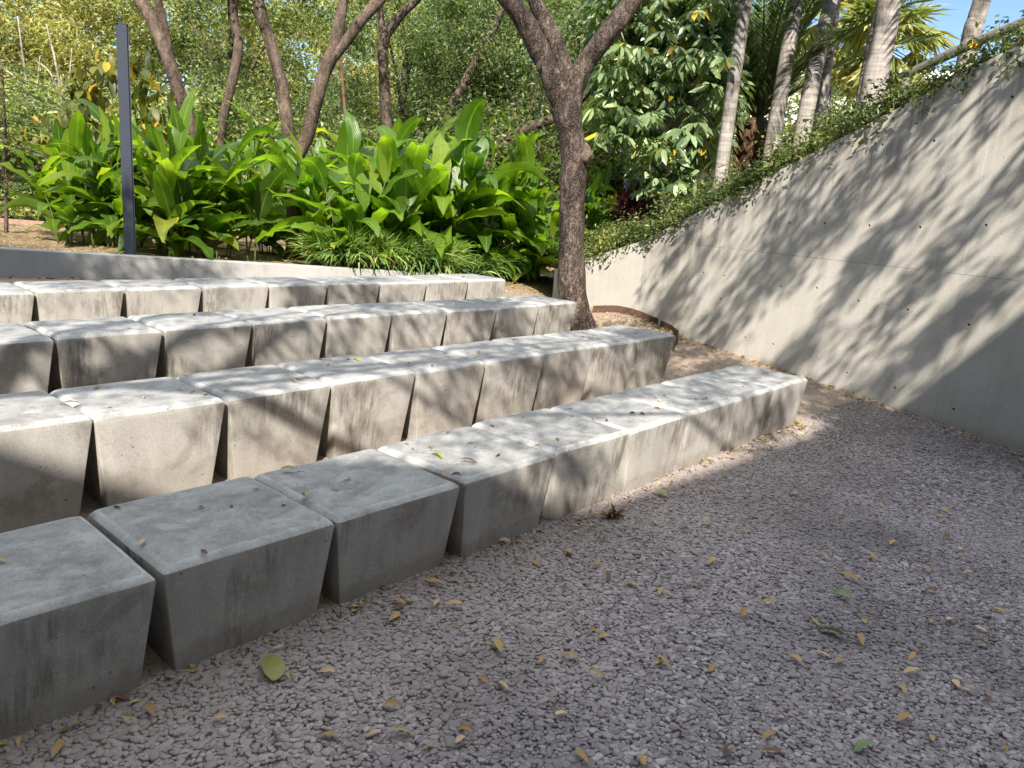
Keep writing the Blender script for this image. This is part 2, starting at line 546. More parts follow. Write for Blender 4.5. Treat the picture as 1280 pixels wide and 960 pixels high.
M['white'] = plainmat('white_render', (0.72, 0.71, 0.68), 0.8, 0.3, 0.0, 3, 0.06)
M['pipe'] = plainmat('grey_pipe', (0.42, 0.45, 0.5), 0.5, 0.4, 0.0, 6, 0.15)

M['ginger'] = leafmat('ginger_leaf', [(0.0, (0.038, 0.088, 0.014)), (0.4, (0.075, 0.15, 0.018)), (0.75, (0.125, 0.21, 0.026)), (0.93, (0.19, 0.245, 0.035)), (0.975, (0.20, 0.24, 0.035)), (0.985, (0.30, 0.25, 0.06)), (1.0, (0.22, 0.15, 0.07))], 0.55, (2.3, 2.3, 0.55), 0.34, 0.5, veins=150.0)
M['ginger_stem'] = plainmat('ginger_stem', (0.075, 0.085, 0.025), 0.6, 0.3)
M['strap'] = leafmat('strap_leaf', [(0.0, (0.06, 0.12, 0.03)), (0.5, (0.14, 0.235, 0.065)), (0.85, (0.26, 0.34, 0.13)), (1.0, (0.42, 0.36, 0.2))], 0.35, (1.5, 1.7, 0.6))
M['pale_leaf'] = leafmat('pale_leaf', [(0.0, (0.20, 0.22, 0.08)), (0.4, (0.36, 0.37, 0.14)), (0.75, (0.48, 0.47, 0.2)), (1.0, (0.56, 0.50, 0.3))], 0.5, (1.4, 1.4, 0.7), 0.5)
M['mid_leaf'] = leafmat('mid_leaf', [(0.0, (0.075, 0.11, 0.042)), (0.5, (0.20, 0.25, 0.10)), (0.8, (0.36, 0.40, 0.19)), (1.0, (0.52, 0.51, 0.30))], 0.5, (1.5, 1.6, 0.6), 0.45)
M['dark_leaf'] = leafmat('dark_leaf', [(0.0, (0.035, 0.058, 0.024)), (0.5, (0.11, 0.148, 0.062)), (0.8, (0.23, 0.28, 0.125)), (1.0, (0.42, 0.43, 0.23))], 0.45, (1.4, 1.6, 0.7), 0.4)
M['scheff'] = leafmat('umbrella_leaf', [(0.0, (0.075, 0.125, 0.05)), (0.5, (0.15, 0.215, 0.10)), (0.85, (0.26, 0.33, 0.18)), (0.97, (0.34, 0.40, 0.24)), (0.98, (0.38, 0.26, 0.02)), (1.0, (0.42, 0.28, 0.02))], 0.3, (1.6, 1.7, 0.6), 0.3, 0.6)
M['heart'] = leafmat('drooping_leaf', [(0.0, (0.04, 0.06, 0.014)), (0.5, (0.085, 0.10, 0.02)), (0.8, (0.14, 0.13, 0.025)), (0.9, (0.34, 0.25, 0.03)), (1.0, (0.42, 0.25, 0.02))], 0.45, (1.6, 1.5, 0.5))
M['creeper'] = leafmat('creeper_leaf', [(0.0, (0.035, 0.06, 0.02)), (0.5, (0.085, 0.12, 0.035)), (0.85, (0.17, 0.20, 0.06)), (1.0, (0.30, 0.28, 0.10))], 0.35, (1.5, 1.6, 0.6), 0.4)
M['palm_leaf'] = leafmat('palm_leaf', [(0.0, (0.045, 0.085, 0.03)), (0.6, (0.09, 0.14, 0.045)), (1.0, (0.18, 0.21, 0.07))], 0.35, (1.5, 1.6, 0.6))
M['fan_leaf'] = leafmat('fan_leaf', [(0.0, (0.14, 0.18, 0.05)), (0.6, (0.24, 0.27, 0.08)), (1.0, (0.42, 0.36, 0.14))], 0.4, (1.4, 1.4, 0.6))
M['red_leaf'] = leafmat('red_leaf', [(0.0, (0.03, 0.012, 0.014)), (0.6, (0.065, 0.022, 0.026)), (0.95, (0.10, 0.03, 0.036)), (1.0, (0.4, 0.05, 0.12))], 0.35, (1.6, 0.9, 0.9))
M['flower'] = plainmat('yellow_flower', (0.75, 0.42, 0.03), 0.6)
M['dry_yellow'] = leafmat('dry_yellow_leaf', [(0, (0.29, 0.185, 0.075)), (1, (0.41, 0.28, 0.12))], 0.2, (1.2, 1.1, 0.7), 0.6, 0.3)
M['dry_tan'] = leafmat('dry_tan_leaf', [(0, (0.42, 0.28, 0.15)), (1, (0.55, 0.40, 0.24))], 0.2, (1.2, 1.1, 0.7), 0.6, 0.3)
M['dry_brown'] = leafmat('dry_brown_leaf', [(0, (0.11, 0.058, 0.03)), (1, (0.16, 0.085, 0.045))], 0.1, (1.2, 1.0, 0.7), 0.6, 0.3)
M['dry_black'] = leafmat('black_leaf_bit', [(0, (0.025, 0.02, 0.018)), (1, (0.04, 0.032, 0.025))], 0.05, (1, 1, 1), 0.7, 0.2)
M['fresh_green'] = leafmat('fresh_green_leaf', [(0, (0.17, 0.25, 0.09)), (1, (0.21, 0.28, 0.12))], 0.15, (1.2, 1.2, 0.6), 0.5, 0.4)
M['olive'] = leafmat('olive_leaf', [(0, (0.22, 0.24, 0.06)), (1, (0.27, 0.27, 0.075))], 0.15, (1.2, 1.2, 0.6), 0.5, 0.4)


def gravel_mat(name, stones):
    m, nt = newmat(name)
    N = NT(nt)
    tc = N.n('ShaderNodeTexCoord')
    v = tc.outputs['Object']
    patch = N.noise(v, 1.1, 5, 0.6)
    sp = N.n('ShaderNodeSeparateXYZ', inp={0: v})
    # warm fine grit and soil up the slope and along the path, grey stone lower down
    perp = N.math('ADD', N.math('MULTIPLY', sp.outputs[0], -0.7564), N.math('MULTIPLY', sp.outputs[1], 0.6541))
    warm = N.math('ADD', perp, N.math('MULTIPLY', patch, 1.0))
    warm = N.ramp(N.math('MULTIPLY', N.math('SUBTRACT', warm, 1.2), 0.5), [(0.2, (0, 0, 0)), (0.75, (1, 1, 1))])
    if stones:
        g = N.n('ShaderNodeNewGeometry')
        c = N.ramp(g.outputs['Random Per Island'], [(0.0, (0.14, 0.122, 0.13)), (0.4, (0.20, 0.177, 0.187)), (0.8, (0.26, 0.233, 0.243)), (1.0, (0.345, 0.315, 0.322))])
        c = N.mix(N.ramp(patch, [(0.45, (0, 0, 0)), (0.7, (0.7, 0.7, 0.7))]), c, (0.25, 0.226, 0.235))
        c = N.mix(N.ramp(N.noise(v, 0.75, 4, 0.6), [(0.47, (0, 0, 0)), (0.64, (0.7, 0.7, 0.7))]), c, (0.10, 0.091, 0.096))
        c = N.mix(N.math('MULTIPLY', warm, 0.6), c, (0.25, 0.21, 0.185))
        nrm = N.bump(N.noise(v, 190, 3, 0.6), 0.25, 0.003)
        N.out(N.principled(c, 0.85, 0.25, nrm))
    else:
        vo = N.n('ShaderNodeTexVoronoi', inp={'Vector': v, 'Scale': 62.0})
        rr = N.n('ShaderNodeSeparateColor', inp={0: vo.outputs['Color']})
        c = N.ramp(rr.outputs[0], [(0.0, (0.17, 0.15, 0.155)), (0.6, (0.27, 0.245, 0.25)), (1.0, (0.36, 0.33, 0.325))])
        c = N.mix(N.ramp(vo.outputs['Distance'], [(0.35, (0, 0, 0)), (0.75, (0.75, 0.75, 0.75))]), c, (0.06, 0.052, 0.052))
        soil = N.ramp(N.noise(v, 60, 5, 0.7), [(0.3, (0.15, 0.11, 0.08)), (0.5, (0.25, 0.195, 0.15)), (0.7, (0.35, 0.285, 0.225))])
        c = N.mix(warm, c, soil)
        hg = N.math('ADD', N.math('SUBTRACT', 1.0, vo.outputs['Distance']), N.noise(v, 120, 3))
        N.out(N.principled(c, 0.9, 0.2, N.bump(hg, 0.7, 0.008)))
    return m


M['gravel_sheet'] = gravel_mat('gravel_bed', False)
M['gravel_stone'] = gravel_mat('gravel_stones', True)


def soilmat():
    m, nt = newmat('leaf_litter_soil')
    N = NT(nt)
    tc = N.n('ShaderNodeTexCoord')
    v = tc.outputs['Object']
    n = N.noise(v, 26, 6, 0.75)
    vo = N.n('ShaderNodeTexVoronoi', inp={'Vector': N.mapping(v, scale=(1, 1.6, 1)), 'Scale': 28.0})
    rr = N.n('ShaderNodeSeparateColor', inp={0: vo.outputs['Color']})
    c = N.ramp(N.math('ADD', N.math('MULTIPLY', n, 0.5), N.math('MULTIPLY', rr.outputs[0], 0.5)), [(0.25, (0.085, 0.055, 0.035)), (0.5, (0.22, 0.155, 0.09)), (0.75, (0.38, 0.29, 0.17))])
    N.out(N.principled(c, 0.95, 0.15, N.bump(N.math('ADD', n, vo.outputs['Distance']), 0.8, 0.02)))
    return m


M['soil'] = soilmat()

# ------------------------------------------------------------------ the big concrete wall (plan curve)
CORNER = np.array([1.60, 10.26])
RET_END = np.array([0.49, 11.26])


def wall_x(y):
    return -0.656 * y + 8.337 - 0.045 * ((y - 6.1) * (y - 9.3)) * 0.55


def wall_curve():
    pts = []
    ys = np.linspace(10.26, -1.0, 60)
    for y in ys:
        yy = max(y, 4.0)
        x = wall_x(yy) if y >= 4.0 else wall_x(4.0) + (4.0 - y) * 0.36
        pts.append((x, y))
    pts = np.array(pts)
    pts[:, 0] += (CORNER[0] - pts[0, 0]) * np.clip(1 - np.arange(60) / 8, 0, 1)
    return pts


WC = wall_curve()
WU = np.concatenate([[0], np.cumsum(np.linalg.norm(np.diff(WC, axis=0), axis=1))])


def wall_top(u):
    u = np.asarray(u, float)
    return np.minimum(1.30 + 0.452 * u, 3.9)


def wall_pt(u):
    return np.array([np.interp(u, WU, WC[:, 0]), np.interp(u, WU, WC[:, 1])])


def wall_tan(u):
    a, b = wall_pt(max(u - 0.1, 0)), wall_pt(u + 0.1)
    t = (b - a) / np.linalg.norm(b - a)
    return t, np.array([-t[1], t[0]])      # tangent, outward (behind the wall is +n)


def px_to_u(px):
    """arc position on the wall seen at image column px (used to read the tie-hole positions off the photograph)"""
    best = None
    for u in np.linspace(0, 8, 400):
        x, y = wall_pt(u)
        best = u if best is None else best
    return best


def project(P):
    P = np.asarray(P, float) - np.array([0, 0, EYE])
    cp, sp = math.cos(PITCH), math.sin(PITCH)
    x = P[0]
    y = P[1] * cp - P[2] * sp
    z = P[1] * sp + P[2] * cp
    u, v = x / y * F_PX, -z / y * F_PX
    c, s = math.cos(ROLL), math.sin(ROLL)
    return 640 + c * u - s * v, 480 + s * u + c * v


def wall_hit(px, py):
    d = ray(px, py)
    best = (1e9, 0, 0)
    for u in np.linspace(0, 7, 701):
        x, y = wall_pt(u)
        t = y / d[1]
        e = abs(d[0] * t - x)
        if e < best[0]:
            best = (e, u, EYE + d[2] * t)
    return best[1], best[2]


def build_wall():
    th = 0.22
    g = Geo()
    # main run: front face grid (u, z)
    us = WU
    nz = 10
    fr, bkv = [], []
    uvf = []
    for i, u in enumerate(us):
        p = WC[i]
        t, n = wall_tan(u)
        for k in range(nz + 1):
            z0, z1 = -0.6, float(wall_top(u))
            z = z0 + (z1 - z0) * k / nz
            fr.append((p[0], p[1], z))
            uvf.append((u, z))
            q = p - n * -th if False else p + np.array([-n[0], -n[1]]) * -th
            bkv.append((q[0], q[1], z))
    fr, bkv = np.array(fr), np.array(bkv)
    # 'behind' must be the far side from the seats
    n_all = len(fr)
    V = np.vstack([fr, bkv])
    UVs = np.array(uvf + uvf)
    idx = np.arange(n_all).reshape(len(us), nz + 1)
    # tie holes: each one bored in its own face quad
    holes = [(1231, 286), (1150, 284), (1087, 281), (1252, 165), (1167, 176), (1102, 183), (1044, 190), (987, 279), (1031, 279), (907, 345), (976, 358), (1020, 366), (1072, 376), (1134, 387), (1211, 403), (966, 433), (1058, 466), (1119, 485), (1192, 511), (931, 422), (900, 375), (879, 341), (1264, 120), (870, 400)]
    byq = {}
    for px, py in holes:
        u, z = wall_hit(px, py)
        ci = int(np.searchsorted(us, u)) - 1
        fu = np.clip((u - us[ci]) / (us[ci + 1] - us[ci]), 0.15, 0.85)
        u = us[ci] + fu * (us[ci + 1] - us[ci])
        zz = fr[idx[ci]][:, 2] * (1 - fu) + fr[idx[ci + 1]][:, 2] * fu
        ki = int(np.searchsorted(zz, z)) - 1
        if 0 <= ki < nz:
            z = min(max(z, zz[ki] + 0.05), zz[ki + 1] - 0.05)
            byq[(ci, ki)] = (u, z)
    F4, F3, newV, newUV = [], [], [], []
    nV = len(V)
    for ci in range(len(us) - 1):
        for ki in range(nz):
            cs = [idx[ci, ki], idx[ci + 1, ki], idx[ci + 1, ki + 1], idx[ci, ki + 1]]
            if (ci, ki) not in byq:
                F4.append(cs)
                continue
            u, z = byq[(ci, ki)]
            f = (u - us[ci]) / (us[ci + 1] - us[ci])
            p = WC[ci] * (1 - f) + WC[ci + 1] * f
            tt = (WC[ci + 1] - WC[ci]) / np.linalg.norm(WC[ci + 1] - WC[ci])
            nn = np.array([-tt[1], tt[0]])
            if nn[0] < 0:
                nn = -nn
            m = 16
            rr = 0.0125
            ring = []
            for q in range(m):
                a = 2 * math.pi * q / m
                c, sn = math.cos(a) * rr, math.sin(a) * rr
                ring.append(nV + len(newV))
                newV.append((p[0] + tt[0] * c, p[1] + tt[1] * c, z + sn))
                newUV.append((u + c, z + sn))
            inner = []
            for q in range(m):
                a = 2 * math.pi * q / m
                c, sn = math.cos(a) * rr * 0.85, math.sin(a) * rr * 0.85
                inner.append(nV + len(newV))
                newV.append((p[0] + tt[0] * c + nn[0] * 0.035, p[1] + tt[1] * c + nn[1] * 0.035, z + sn))
                newUV.append((u + c, z + sn))
            cen = nV + len(newV)
            newV.append((p[0] + nn[0] * 0.036, p[1] + nn[1] * 0.036, z))
            newUV.append((u, z))
            # corners: 0 = (-,-), 1 = (+,-), 2 = (+,+), 3 = (-,+)
            corner_of = lambda q: {0: 2, 1: 3, 2: 0, 3: 1}[int(((q + 0.5) % m) // (m // 4))]
            for q in range(m):
                q2 = (q + 1) % m
                c1 = corner_of(q)
                F3.append((cs[c1], ring[q2], ring[q]))
                F4.append((ring[q], ring[q2], inner[q2], inner[q]))
                F3.append((inner[q], inner[q2], cen))
                c2 = corner_of(q2)
                if c2 != c1:
                    F3.append((cs[c1], cs[c2], ring[q2]))
    V = np.vstack([V, np.array(newV)])
    UVs = np.vstack([UVs, np.array(newUV)])
    F = [np.array(F4), np.array(F3)]
    a = idx[:-1, :-1].ravel(); b = idx[1:, :-1].ravel(); c = idx[1:, 1:].ravel(); d = idx[:-1, 1:].ravel()
    F.append(np.stack([d + n_all, c + n_all, b + n_all, a + n_all], 1))
    t0, t1 = idx[:-1, -1], idx[1:, -1]
    F.append(np.stack([t0, t1, t1 + n_all, t0 + n_all], 1))
    t0, t1 = idx[:-1, 0], idx[1:, 0]
    F.append(np.stack([t1, t0, t0 + n_all, t1 + n_all], 1))
    e = idx[-1]
    F.append(np.stack([e[:-1], e[:-1] + n_all, e[1:] + n_all, e[1:]], 1))
    e = idx[0]
    F.append(np.stack([e[1:], e[1:] + n_all, e[:-1] + n_all, e[:-1]], 1))
    wall = put('concrete_wall', mesh_np('sloping_wall', V, F, M['wall'], False, UVs))
    tag(wall, 'tall grey board-smooth concrete wall on the right, its top sloping up towards the viewer', 'wall')
    # short return, butting against the corner
    d = (CORNER - RET_END) / np.linalg.norm(CORNER - RET_END)
    nb = np.array([-d[1], d[0]])
    if nb[1] < 0:
        nb = -nb
    A = RET_END
    Bq = CORNER - d * 0.004
    V, uv = [], []
    for p, zt in ((A, 0.745), (Bq, 1.288)):
        for off in (0, th):
            q = p + nb * off
            for z in (-0.5, zt):
                V.append((q[0], q[1], z))
                uv.append((20 + np.linalg.norm(q - A), z))
    f = [(0, 4, 5, 1), (6, 2, 3, 7), (1, 5, 7, 3), (2, 0, 1, 3), (4, 6, 7, 5), (0, 2, 6, 4)]
    me = mesh_np('return_wall', V, [f], M['wall'], False, np.array(uv))
    put('return_wall', me, wall)
    return wall


build_wall()

# ------------------------------------------------------------------ ground sheets
def grid_sheet(name, xs, ys, hf, mat, keep=None, kind='structure', dz=0.0):
    X, Y = np.meshgrid(xs, ys, indexing='ij')
    Z = hf(X, Y) + dz
    V = np.stack([X, Y, Z], -1).reshape(-1, 3)
    idx = np.arange(len(xs) * len(ys)).reshape(len(xs), len(ys))
    F = np.stack([idx[:-1, :-1], idx[1:, :-1], idx[1:, 1:], idx[:-1, 1:]], -1).reshape(-1, 4)
    if keep is not None:
        cx, cy = V[F].mean(1)[:, 0], V[F].mean(1)[:, 1]
        F = F[keep(cx, cy)]
        used, inv = np.unique(F, return_inverse=True)
        V, F = V[used], inv.reshape(F.shape)
    o = put(name, mesh_np(name, V, [F], mat, True))
    tag(o, kind=kind)
    return o


def axis(lo, hi, step, far):
    a = list(np.arange(lo, hi + 1e-6, step))
    s, x = step, lo
    left = []
    while x > -far:
        s *= 1.35
        x -= s
        left.append(x)
    s, x = step, a[-1]
    right = []
    while x < far:
        s *= 1.35
        x += s
        right.append(x)
    return np.array(left[::-1] + a + right)


def Hfar(x, y):
    r = np.hypot(x, y - 5)
    return H(x, y) - 0.012 + 0.02 * vnoise(x, y, 0.8) * (r > 14)


o = grid_sheet('ground', axis(-10, 6, 0.1, 300), axis(-3, 17, 0.1, 400), Hfar, M['soil'])
o['label'] = 'leaf-littered brown soil under the trees and plants'


def lw_sd(x, y):
    return (x - LW_A[0]) * LW_N[0] + (y - LW_A[1]) * LW_N[1]


def wall_side(x, y):
    """signed distance-like: >0 behind the tall wall"""
    return x - np.interp(-np.asarray(y), -WC[:, 1], WC[:, 0])


def Hgravel(x, y):
    return H(x, y) - 0.004


def gravel_keep(x, y):
    s = (x - LW_A[0]) * LW_DIR[0] + (y - LW_A[1]) * LW_DIR[1]
    k = (lw_sd(x, y) < 0.06) | (s > LW_LEN + 0.25)
    k &= wall_side(x, y) < 0.2
    k &= ~((y > 10.2) & (x > 0.45 + (11.26 - y) * 1.11 + 0.15))
    k &= (y < 15.5) | (x > -3)
    k &= ~((s > LW_LEN) & (lw_sd(x, y) > 0.25 + 0.15 * np.sin(s * 4) + np.clip((s - LW_LEN - 0.3) * 1.1, 0, 6)))
    return k


o = grid_sheet('gravel_ground', np.arange(-13, 6.6, 0.08), np.arange(-8, 17, 0.08), H, M['gravel_sheet'], gravel_keep, dz=-0.0075)
o['label'] = 'lavender grey gravel floor turning to sandy path up the slope'


# embankment behind the tall wall and the return
def bank(x, y):
    s = (x - 1.6) * 0.548 - (y - 10.28) * 0.836
    n = (x - 1.6) * 0.836 + (y - 10.28) * 0.548
    base = np.clip(1.24 + 0.452 * s, 0.62, 3.7)
    z = base + 0.42 * np.clip(n - 0.25, 0, 6)
    cap = np.clip(2.75 - 0.18 * np.clip(n - 4, 0, 20), 1.2, 5)
    return np.where(z > cap, np.maximum(cap, base - 0.25 * np.clip(n, 0, 3)), z)


def bank_keep(x, y):
    behind = wall_side(x, y) > 0.12
    ret = (y >= 10.26) & (x > 0.49 + (11.26 - y) * 1.11 + 0.14)
    k = np.where(y < 10.3, behind, ret)
    return k & (x > 0.2)


grid_sheet('embankment', np.arange(0.3, 24, 0.12), np.arange(-1.5, 30, 0.12), bank, M['soil'], bank_keep)['label'] = 'soil bank held up behind the tall wall'

# loose packed stones of the near gravel: one mass
def stones():
    r = np.random.default_rng(3)
    step = 0.016
    xs, ys = np.meshgrid(np.arange(-3.6, 6.0, step), np.arange(0.9, 7.6, step * 0.9))
    xs = xs + (np.arange(xs.shape[0]) % 2)[:, None] * step * 0.5
    P = np.stack([xs.ravel(), ys.ravel()], 1)
    P += r.normal(size=P.shape) * step * 0.2
    perp = -0.7564 * P[:, 0] + 0.6541 * P[:, 1]
    k = (perp < 2.30) & (wall_side(P[:, 0], P[:, 1]) < -0.01)
    # in view only
    dx = np.abs(P[:, 0]) / P[:, 1]
    k &= dx < 1.5
    # keep all near, thin out with distance
    dist = np.hypot(P[:, 0], P[:, 1])
    keepp = np.clip(1.25 - (dist - 4.2) / 4.0, 0.25, 0.97)
    k &= r.uniform(size=len(P)) < keepp
    # dusty worn patches with buried stones
    P = P[k]
    n = len(P)
    z = H(P[:, 0], P[:, 1])
    size = step * 0.69 * r.lognormal(0, 0.27, n)
    hgt = size * r.uniform(0.14, 0.36, n)
    m = 7
    a0 = r.uniform(0, 6.28, n)
    ang = a0[:, None] + np.arange(m) * 2 * math.pi / m + r.normal(size=(n, m)) * 0.18
    rad = size[:, None] * r.uniform(0.7, 1.2, (n, m))
    st = r.uniform(0, 3.14, n)[:, None]
    el = 1 + 0.17 * np.cos(2 * (ang - st))
    rx, ry = np.cos(ang) * rad * el, np.sin(ang) * rad * el
    tilt = r.normal(size=(n, 2)) * 0.12
    def ring(k, zz):
        x, y = rx * k, ry * k
        return np.stack([P[:, :1] + x, P[:, 1:] + y, z[:, None] + zz[:, None] + x * tilt[:, :1] + y * tilt[:, 1:]], -1)
    z0 = r.normal(size=n) * 0.0014 - 0.0035 * np.clip(vnoise(P[:, 0] + 3, P[:, 1] * 1.3, 1.5) + 0.25 * vnoise(P[:, 0], P[:, 1], 6.0) - 0.25, 0, 1)
    R0 = ring(0.88, z0 - 0.009)
    R1 = ring(1.0, z0 + hgt * 0.45)
    R2 = ring(0.74, z0 + hgt * 0.97)
    T = np.stack([P[:, 0], P[:, 1], z + z0 + hgt * 1.02], -1)[:, None]
    V = np.concatenate([R0, R1, R2, T], 1)
    nv = 3 * m + 1
    i = np.arange(m)
    j = (i + 1) % m
    q = np.concatenate([np.stack([i, j, j + m, i + m], 1), np.stack([i + m, j + m, j + 2 * m, i + 2 * m], 1)])
    t = np.stack([i + 2 * m, j + 2 * m, np.full(m, 3 * m)], 1)
    base = (np.arange(n) * nv)[:, None, None]
    Q = (base + q).reshape(-1, 4)
    T3 = (base + t).reshape(-1, 3)
    o = put('gravel_stones', mesh_np('gravel_stones', V.reshape(-1, 3), [Q, T3], M['gravel_stone'], True))
    tag(o, 'packed lavender grey gravel stones in front of the seat rows', None, None, 'stuff')
    print('stones', n)


stones()

# ------------------------------------------------------------------ seat blocks
W = 0.66


def block_mesh(seed):
    r = np.random.default_rng(seed)
    wx, d = W - 0.019, 0.613
    tx, ty, h = 0.047, 0.039, 0.373
    bz = 0.035
    bi = 0.048
    # rings from bottom to top, each a rounded rectangle with subdivided sides
    def ring(hx, hy, z, rc, n=9):
        pts = []
        for (cx, cy, a0) in ((hx - rc, hy - rc, 0), (-hx + rc, hy - rc, 90), (-hx + rc, -hy + rc, 180), (hx - rc, -hy + rc, 270)):
            for k in range(4):
                a = math.radians(a0 + 30 * k)
                pts.append((cx + rc * math.cos(a), cy + rc * math.sin(a), z))
        out = []
        for i, p in enumerate(pts):
            q = pts[(i + 1) % len(pts)]
            L = math.dist(p, q)
            seg = n if L > 0.2 else 1
            for s in range(seg):
                t = s / seg
                out.append([p[j] * (1 - t) + q[j] * t for j in range(3)])
        return np.array(out)
    hx, hy = wx / 2, d / 2
    R = []
    for t in (-0.28, 0.02, 0.25, 0.5, 0.75, 0.96, 1.0):
        R.append(ring(hx - tx * (1 - t), hy - ty * (1 - t), h * t, 0.007))
    for a in (18, 42, 66, 90):
        c, s = math.cos(math.radians(a)), math.sin(math.radians(a))
        R.append(ring(hx + 0.002 - bi * (1 - c), hy + 0.002 - bi * (1 - c), h + bz * s, 0.012 + 0.01 * s))
    R.append(ring(hx - bi - 0.06, hy - bi - 0.06, h + bz + 0.001, 0.02))
    R.append(ring(hx * 0.45, hy * 0.45, h + bz + 0.0015, 0.02))
    V = np.concatenate(R)
    n = len(R[0])
    # slight casting irregularity, crumbled edge at the lip
    ph = r.uniform(0, 6.28, 4)
    wob = np.sin(V[:, 0] * 9 + ph[0]) * np.cos(V[:, 1] * 8 + ph[1]) * 0.0018
    V[:, 2] += wob * (V[:, 2] > 0.2)
    lip = (V[:, 2] > h + 0.004)
    V[lip, :2] += (np.sin(V[lip][:, [1, 0]] * 31 + ph[2]) * np.sin(V[lip][:, [1, 0]] * 57 + ph[3])) * 0.0016
    V = np.vstack([V, [0, 0, h + bz + 0.002]])
    idx = np.arange(len(R) * n).reshape(len(R), n)
    q = np.stack([idx[:-1], np.roll(idx[:-1], -1, 1), np.roll(idx[1:], -1, 1), idx[1:]], -1).reshape(-1, 4)
    t = np.stack([idx[-1], np.roll(idx[-1], -1), np.full(n, len(V) - 1)], 1)
    b = idx[0][::-1][None]
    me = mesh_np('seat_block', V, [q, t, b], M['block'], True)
    sm = np.ones(len(me.polygons), bool)
    sm[:5 * n] = False
    sm[:6 * n] = False
    me.polygons.foreach_set('use_smooth', sm)
    me.set_sharp_from_angle(angle=math.radians(27))
    return me


BM = [block_mesh(s) for s in range(6)]
ENDS = np.array([[2.407, 6.198, 0.373], [1.543, 7.410, 0.467], [0.662, 8.611, 0.577], [-0.169, 9.807, 0.658]])
ROWDIR = [0, math.radians(0.15), math.radians(0.15), math.radians(0.96)]
ORD = ['first', 'second', 'third', 'fourth', 'fifth', 'sixth', 'seventh', 'eighth', 'ninth', 'tenth', 'eleventh']
ROWN = ['front', 'second', 'third', 'back']
EXTRA = {(0, 8): 'cut off by the left frame edge', (0, 7): 'in full shade with a smooth bluish top', (0, 6): 'in shade with dark damp stains and fallen leaves',
         (0, 5): 'with a cluster of brown leaves on top', (0, 4): 'its face brightly sunlit', (0, 3): 'with black leaf bits on top', (0, 0): 'nearest the sloping wall',
         (1, 8): 'half in shadow, two curled leaves on top', (1, 7): 'broad sunlit face', (1, 6): 'with small yellow leaves on its joint', (1, 5): 'with a curled olive leaf on top',
         (1, 0): 'beside the curved steel edging', (2, 0): 'touching the big tree trunk in view', (2, 6): 'with dark streaked stain', (3, 0): 'beside the sandy path', (3, 8): 'below the low grey wall'}
block_frames = {}
for k in range(4):
    a = PSI + ROWDIR[k]
    dr = np.array([math.sin(a), math.cos(a), 0])
    bk = np.array([-math.cos(a), math.sin(a), 0])
    for i in range(11):
        c = ENDS[k] - dr * (W * (i + 0.5)) + bk * 0.3065
        r = np.random.default_rng(100 * k + i)
        c = c + dr * r.normal() * 0.002 + bk * r.normal() * 0.003
        z = ENDS[k][2] - 0.373
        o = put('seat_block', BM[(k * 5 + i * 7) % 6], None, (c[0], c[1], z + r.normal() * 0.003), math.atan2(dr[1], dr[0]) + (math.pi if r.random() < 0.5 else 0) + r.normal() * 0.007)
        o.rotation_euler[0] = r.normal() * 0.003
        o.rotation_euler[1] = r.normal() * 0.003
        lab = f'{ORD[i]} concrete seat block from the right end of the {ROWN[k]} row'
        if (k, i) in EXTRA:
            ex = EXTRA[(k, i)]
            lab2 = lab + ', ' + ex
            lab = lab2 if len(lab2.split()) <= 16 else f'{ORD[i]} block from the right, {ROWN[k]} row, {ex}'
        tag(o, lab, 'seat block', f'concrete seat blocks of the {ROWN[k]} row')
        block_frames[(k, i)] = (c, z + 0.409, dr, bk)

# ------------------------------------------------------------------ low wall behind the back row
def low_wall():
    g = Geo()
    n = 24
    V = []
    for i in range(n + 1):
        s = LW_LEN * i / n
        p = LW_A + LW_DIR * s
        zt = float(low_top(s))
        for off, z in ((0, -0.1), (0, zt - 0.012), (0.012, zt), (0.138, zt), (0.15, zt - 0.012), (0.15, -0.1)):
            q = p + LW_N * off
            V.append((q[0], q[1], z))
    idx = np.arange((n + 1) * 6).reshape(n + 1, 6)
    F = np.stack([idx[:-1], idx[1:], np.roll(idx[1:], -1, 1), np.roll(idx[:-1], -1, 1)], -1).reshape(-1, 4)
    o = put('low_wall', mesh_np('low_wall', V, [F, idx[0][::-1][None], idx[-1][None]], M['kerb']))
    tag(o, 'low smooth grey concrete retaining wall behind the back seat row', 'wall')


low_wall()

# ------------------------------------------------------------------ steel post
def post():
    base, top = at(163, 318, 9.25), at(150, 31, 9.25)
    base[2] = float(H(base[0], base[1])) - 0.05
    h = top[2] - base[2]
    o = empty('steel_post', tuple(base), 'slim dark blue-grey steel post standing behind the low wall', 'post')
    bm = bmesh.new()
    bmesh.ops.create_cube(bm, size=1, matrix=Matrix.Translation((0, 0, h / 2)) @ Matrix.Diagonal((0.125, 0.125, h, 1)))
    bmesh.ops.bevel(bm, geom=[e for e in bm.edges if abs(e.verts[0].co.z - e.verts[1].co.z) > 1], offset=0.02, segments=3, affect='EDGES')
    me = bpy.data.meshes.new('shaft')
    bm.to_mesh(me)
    bm.free()
    me.materials.append(M['steel'])
    put('shaft', me, o, rotz=0.5)
    bm = bmesh.new()
    bmesh.ops.create_cube(bm, size=1, matrix=Matrix.Translation((0, 0, h + 0.006)) @ Matrix.Diagonal((0.13, 0.13, 0.012, 1)))
    bmesh.ops.bevel(bm, geom=bm.edges[:], offset=0.003, segments=1, affect='EDGES')
    me = bpy.data.meshes.new('cap')
    bm.to_mesh(me)
    bm.free()
    me.materials.append(M['steel'])
    put('cap', me, o, rotz=0.5)


post()

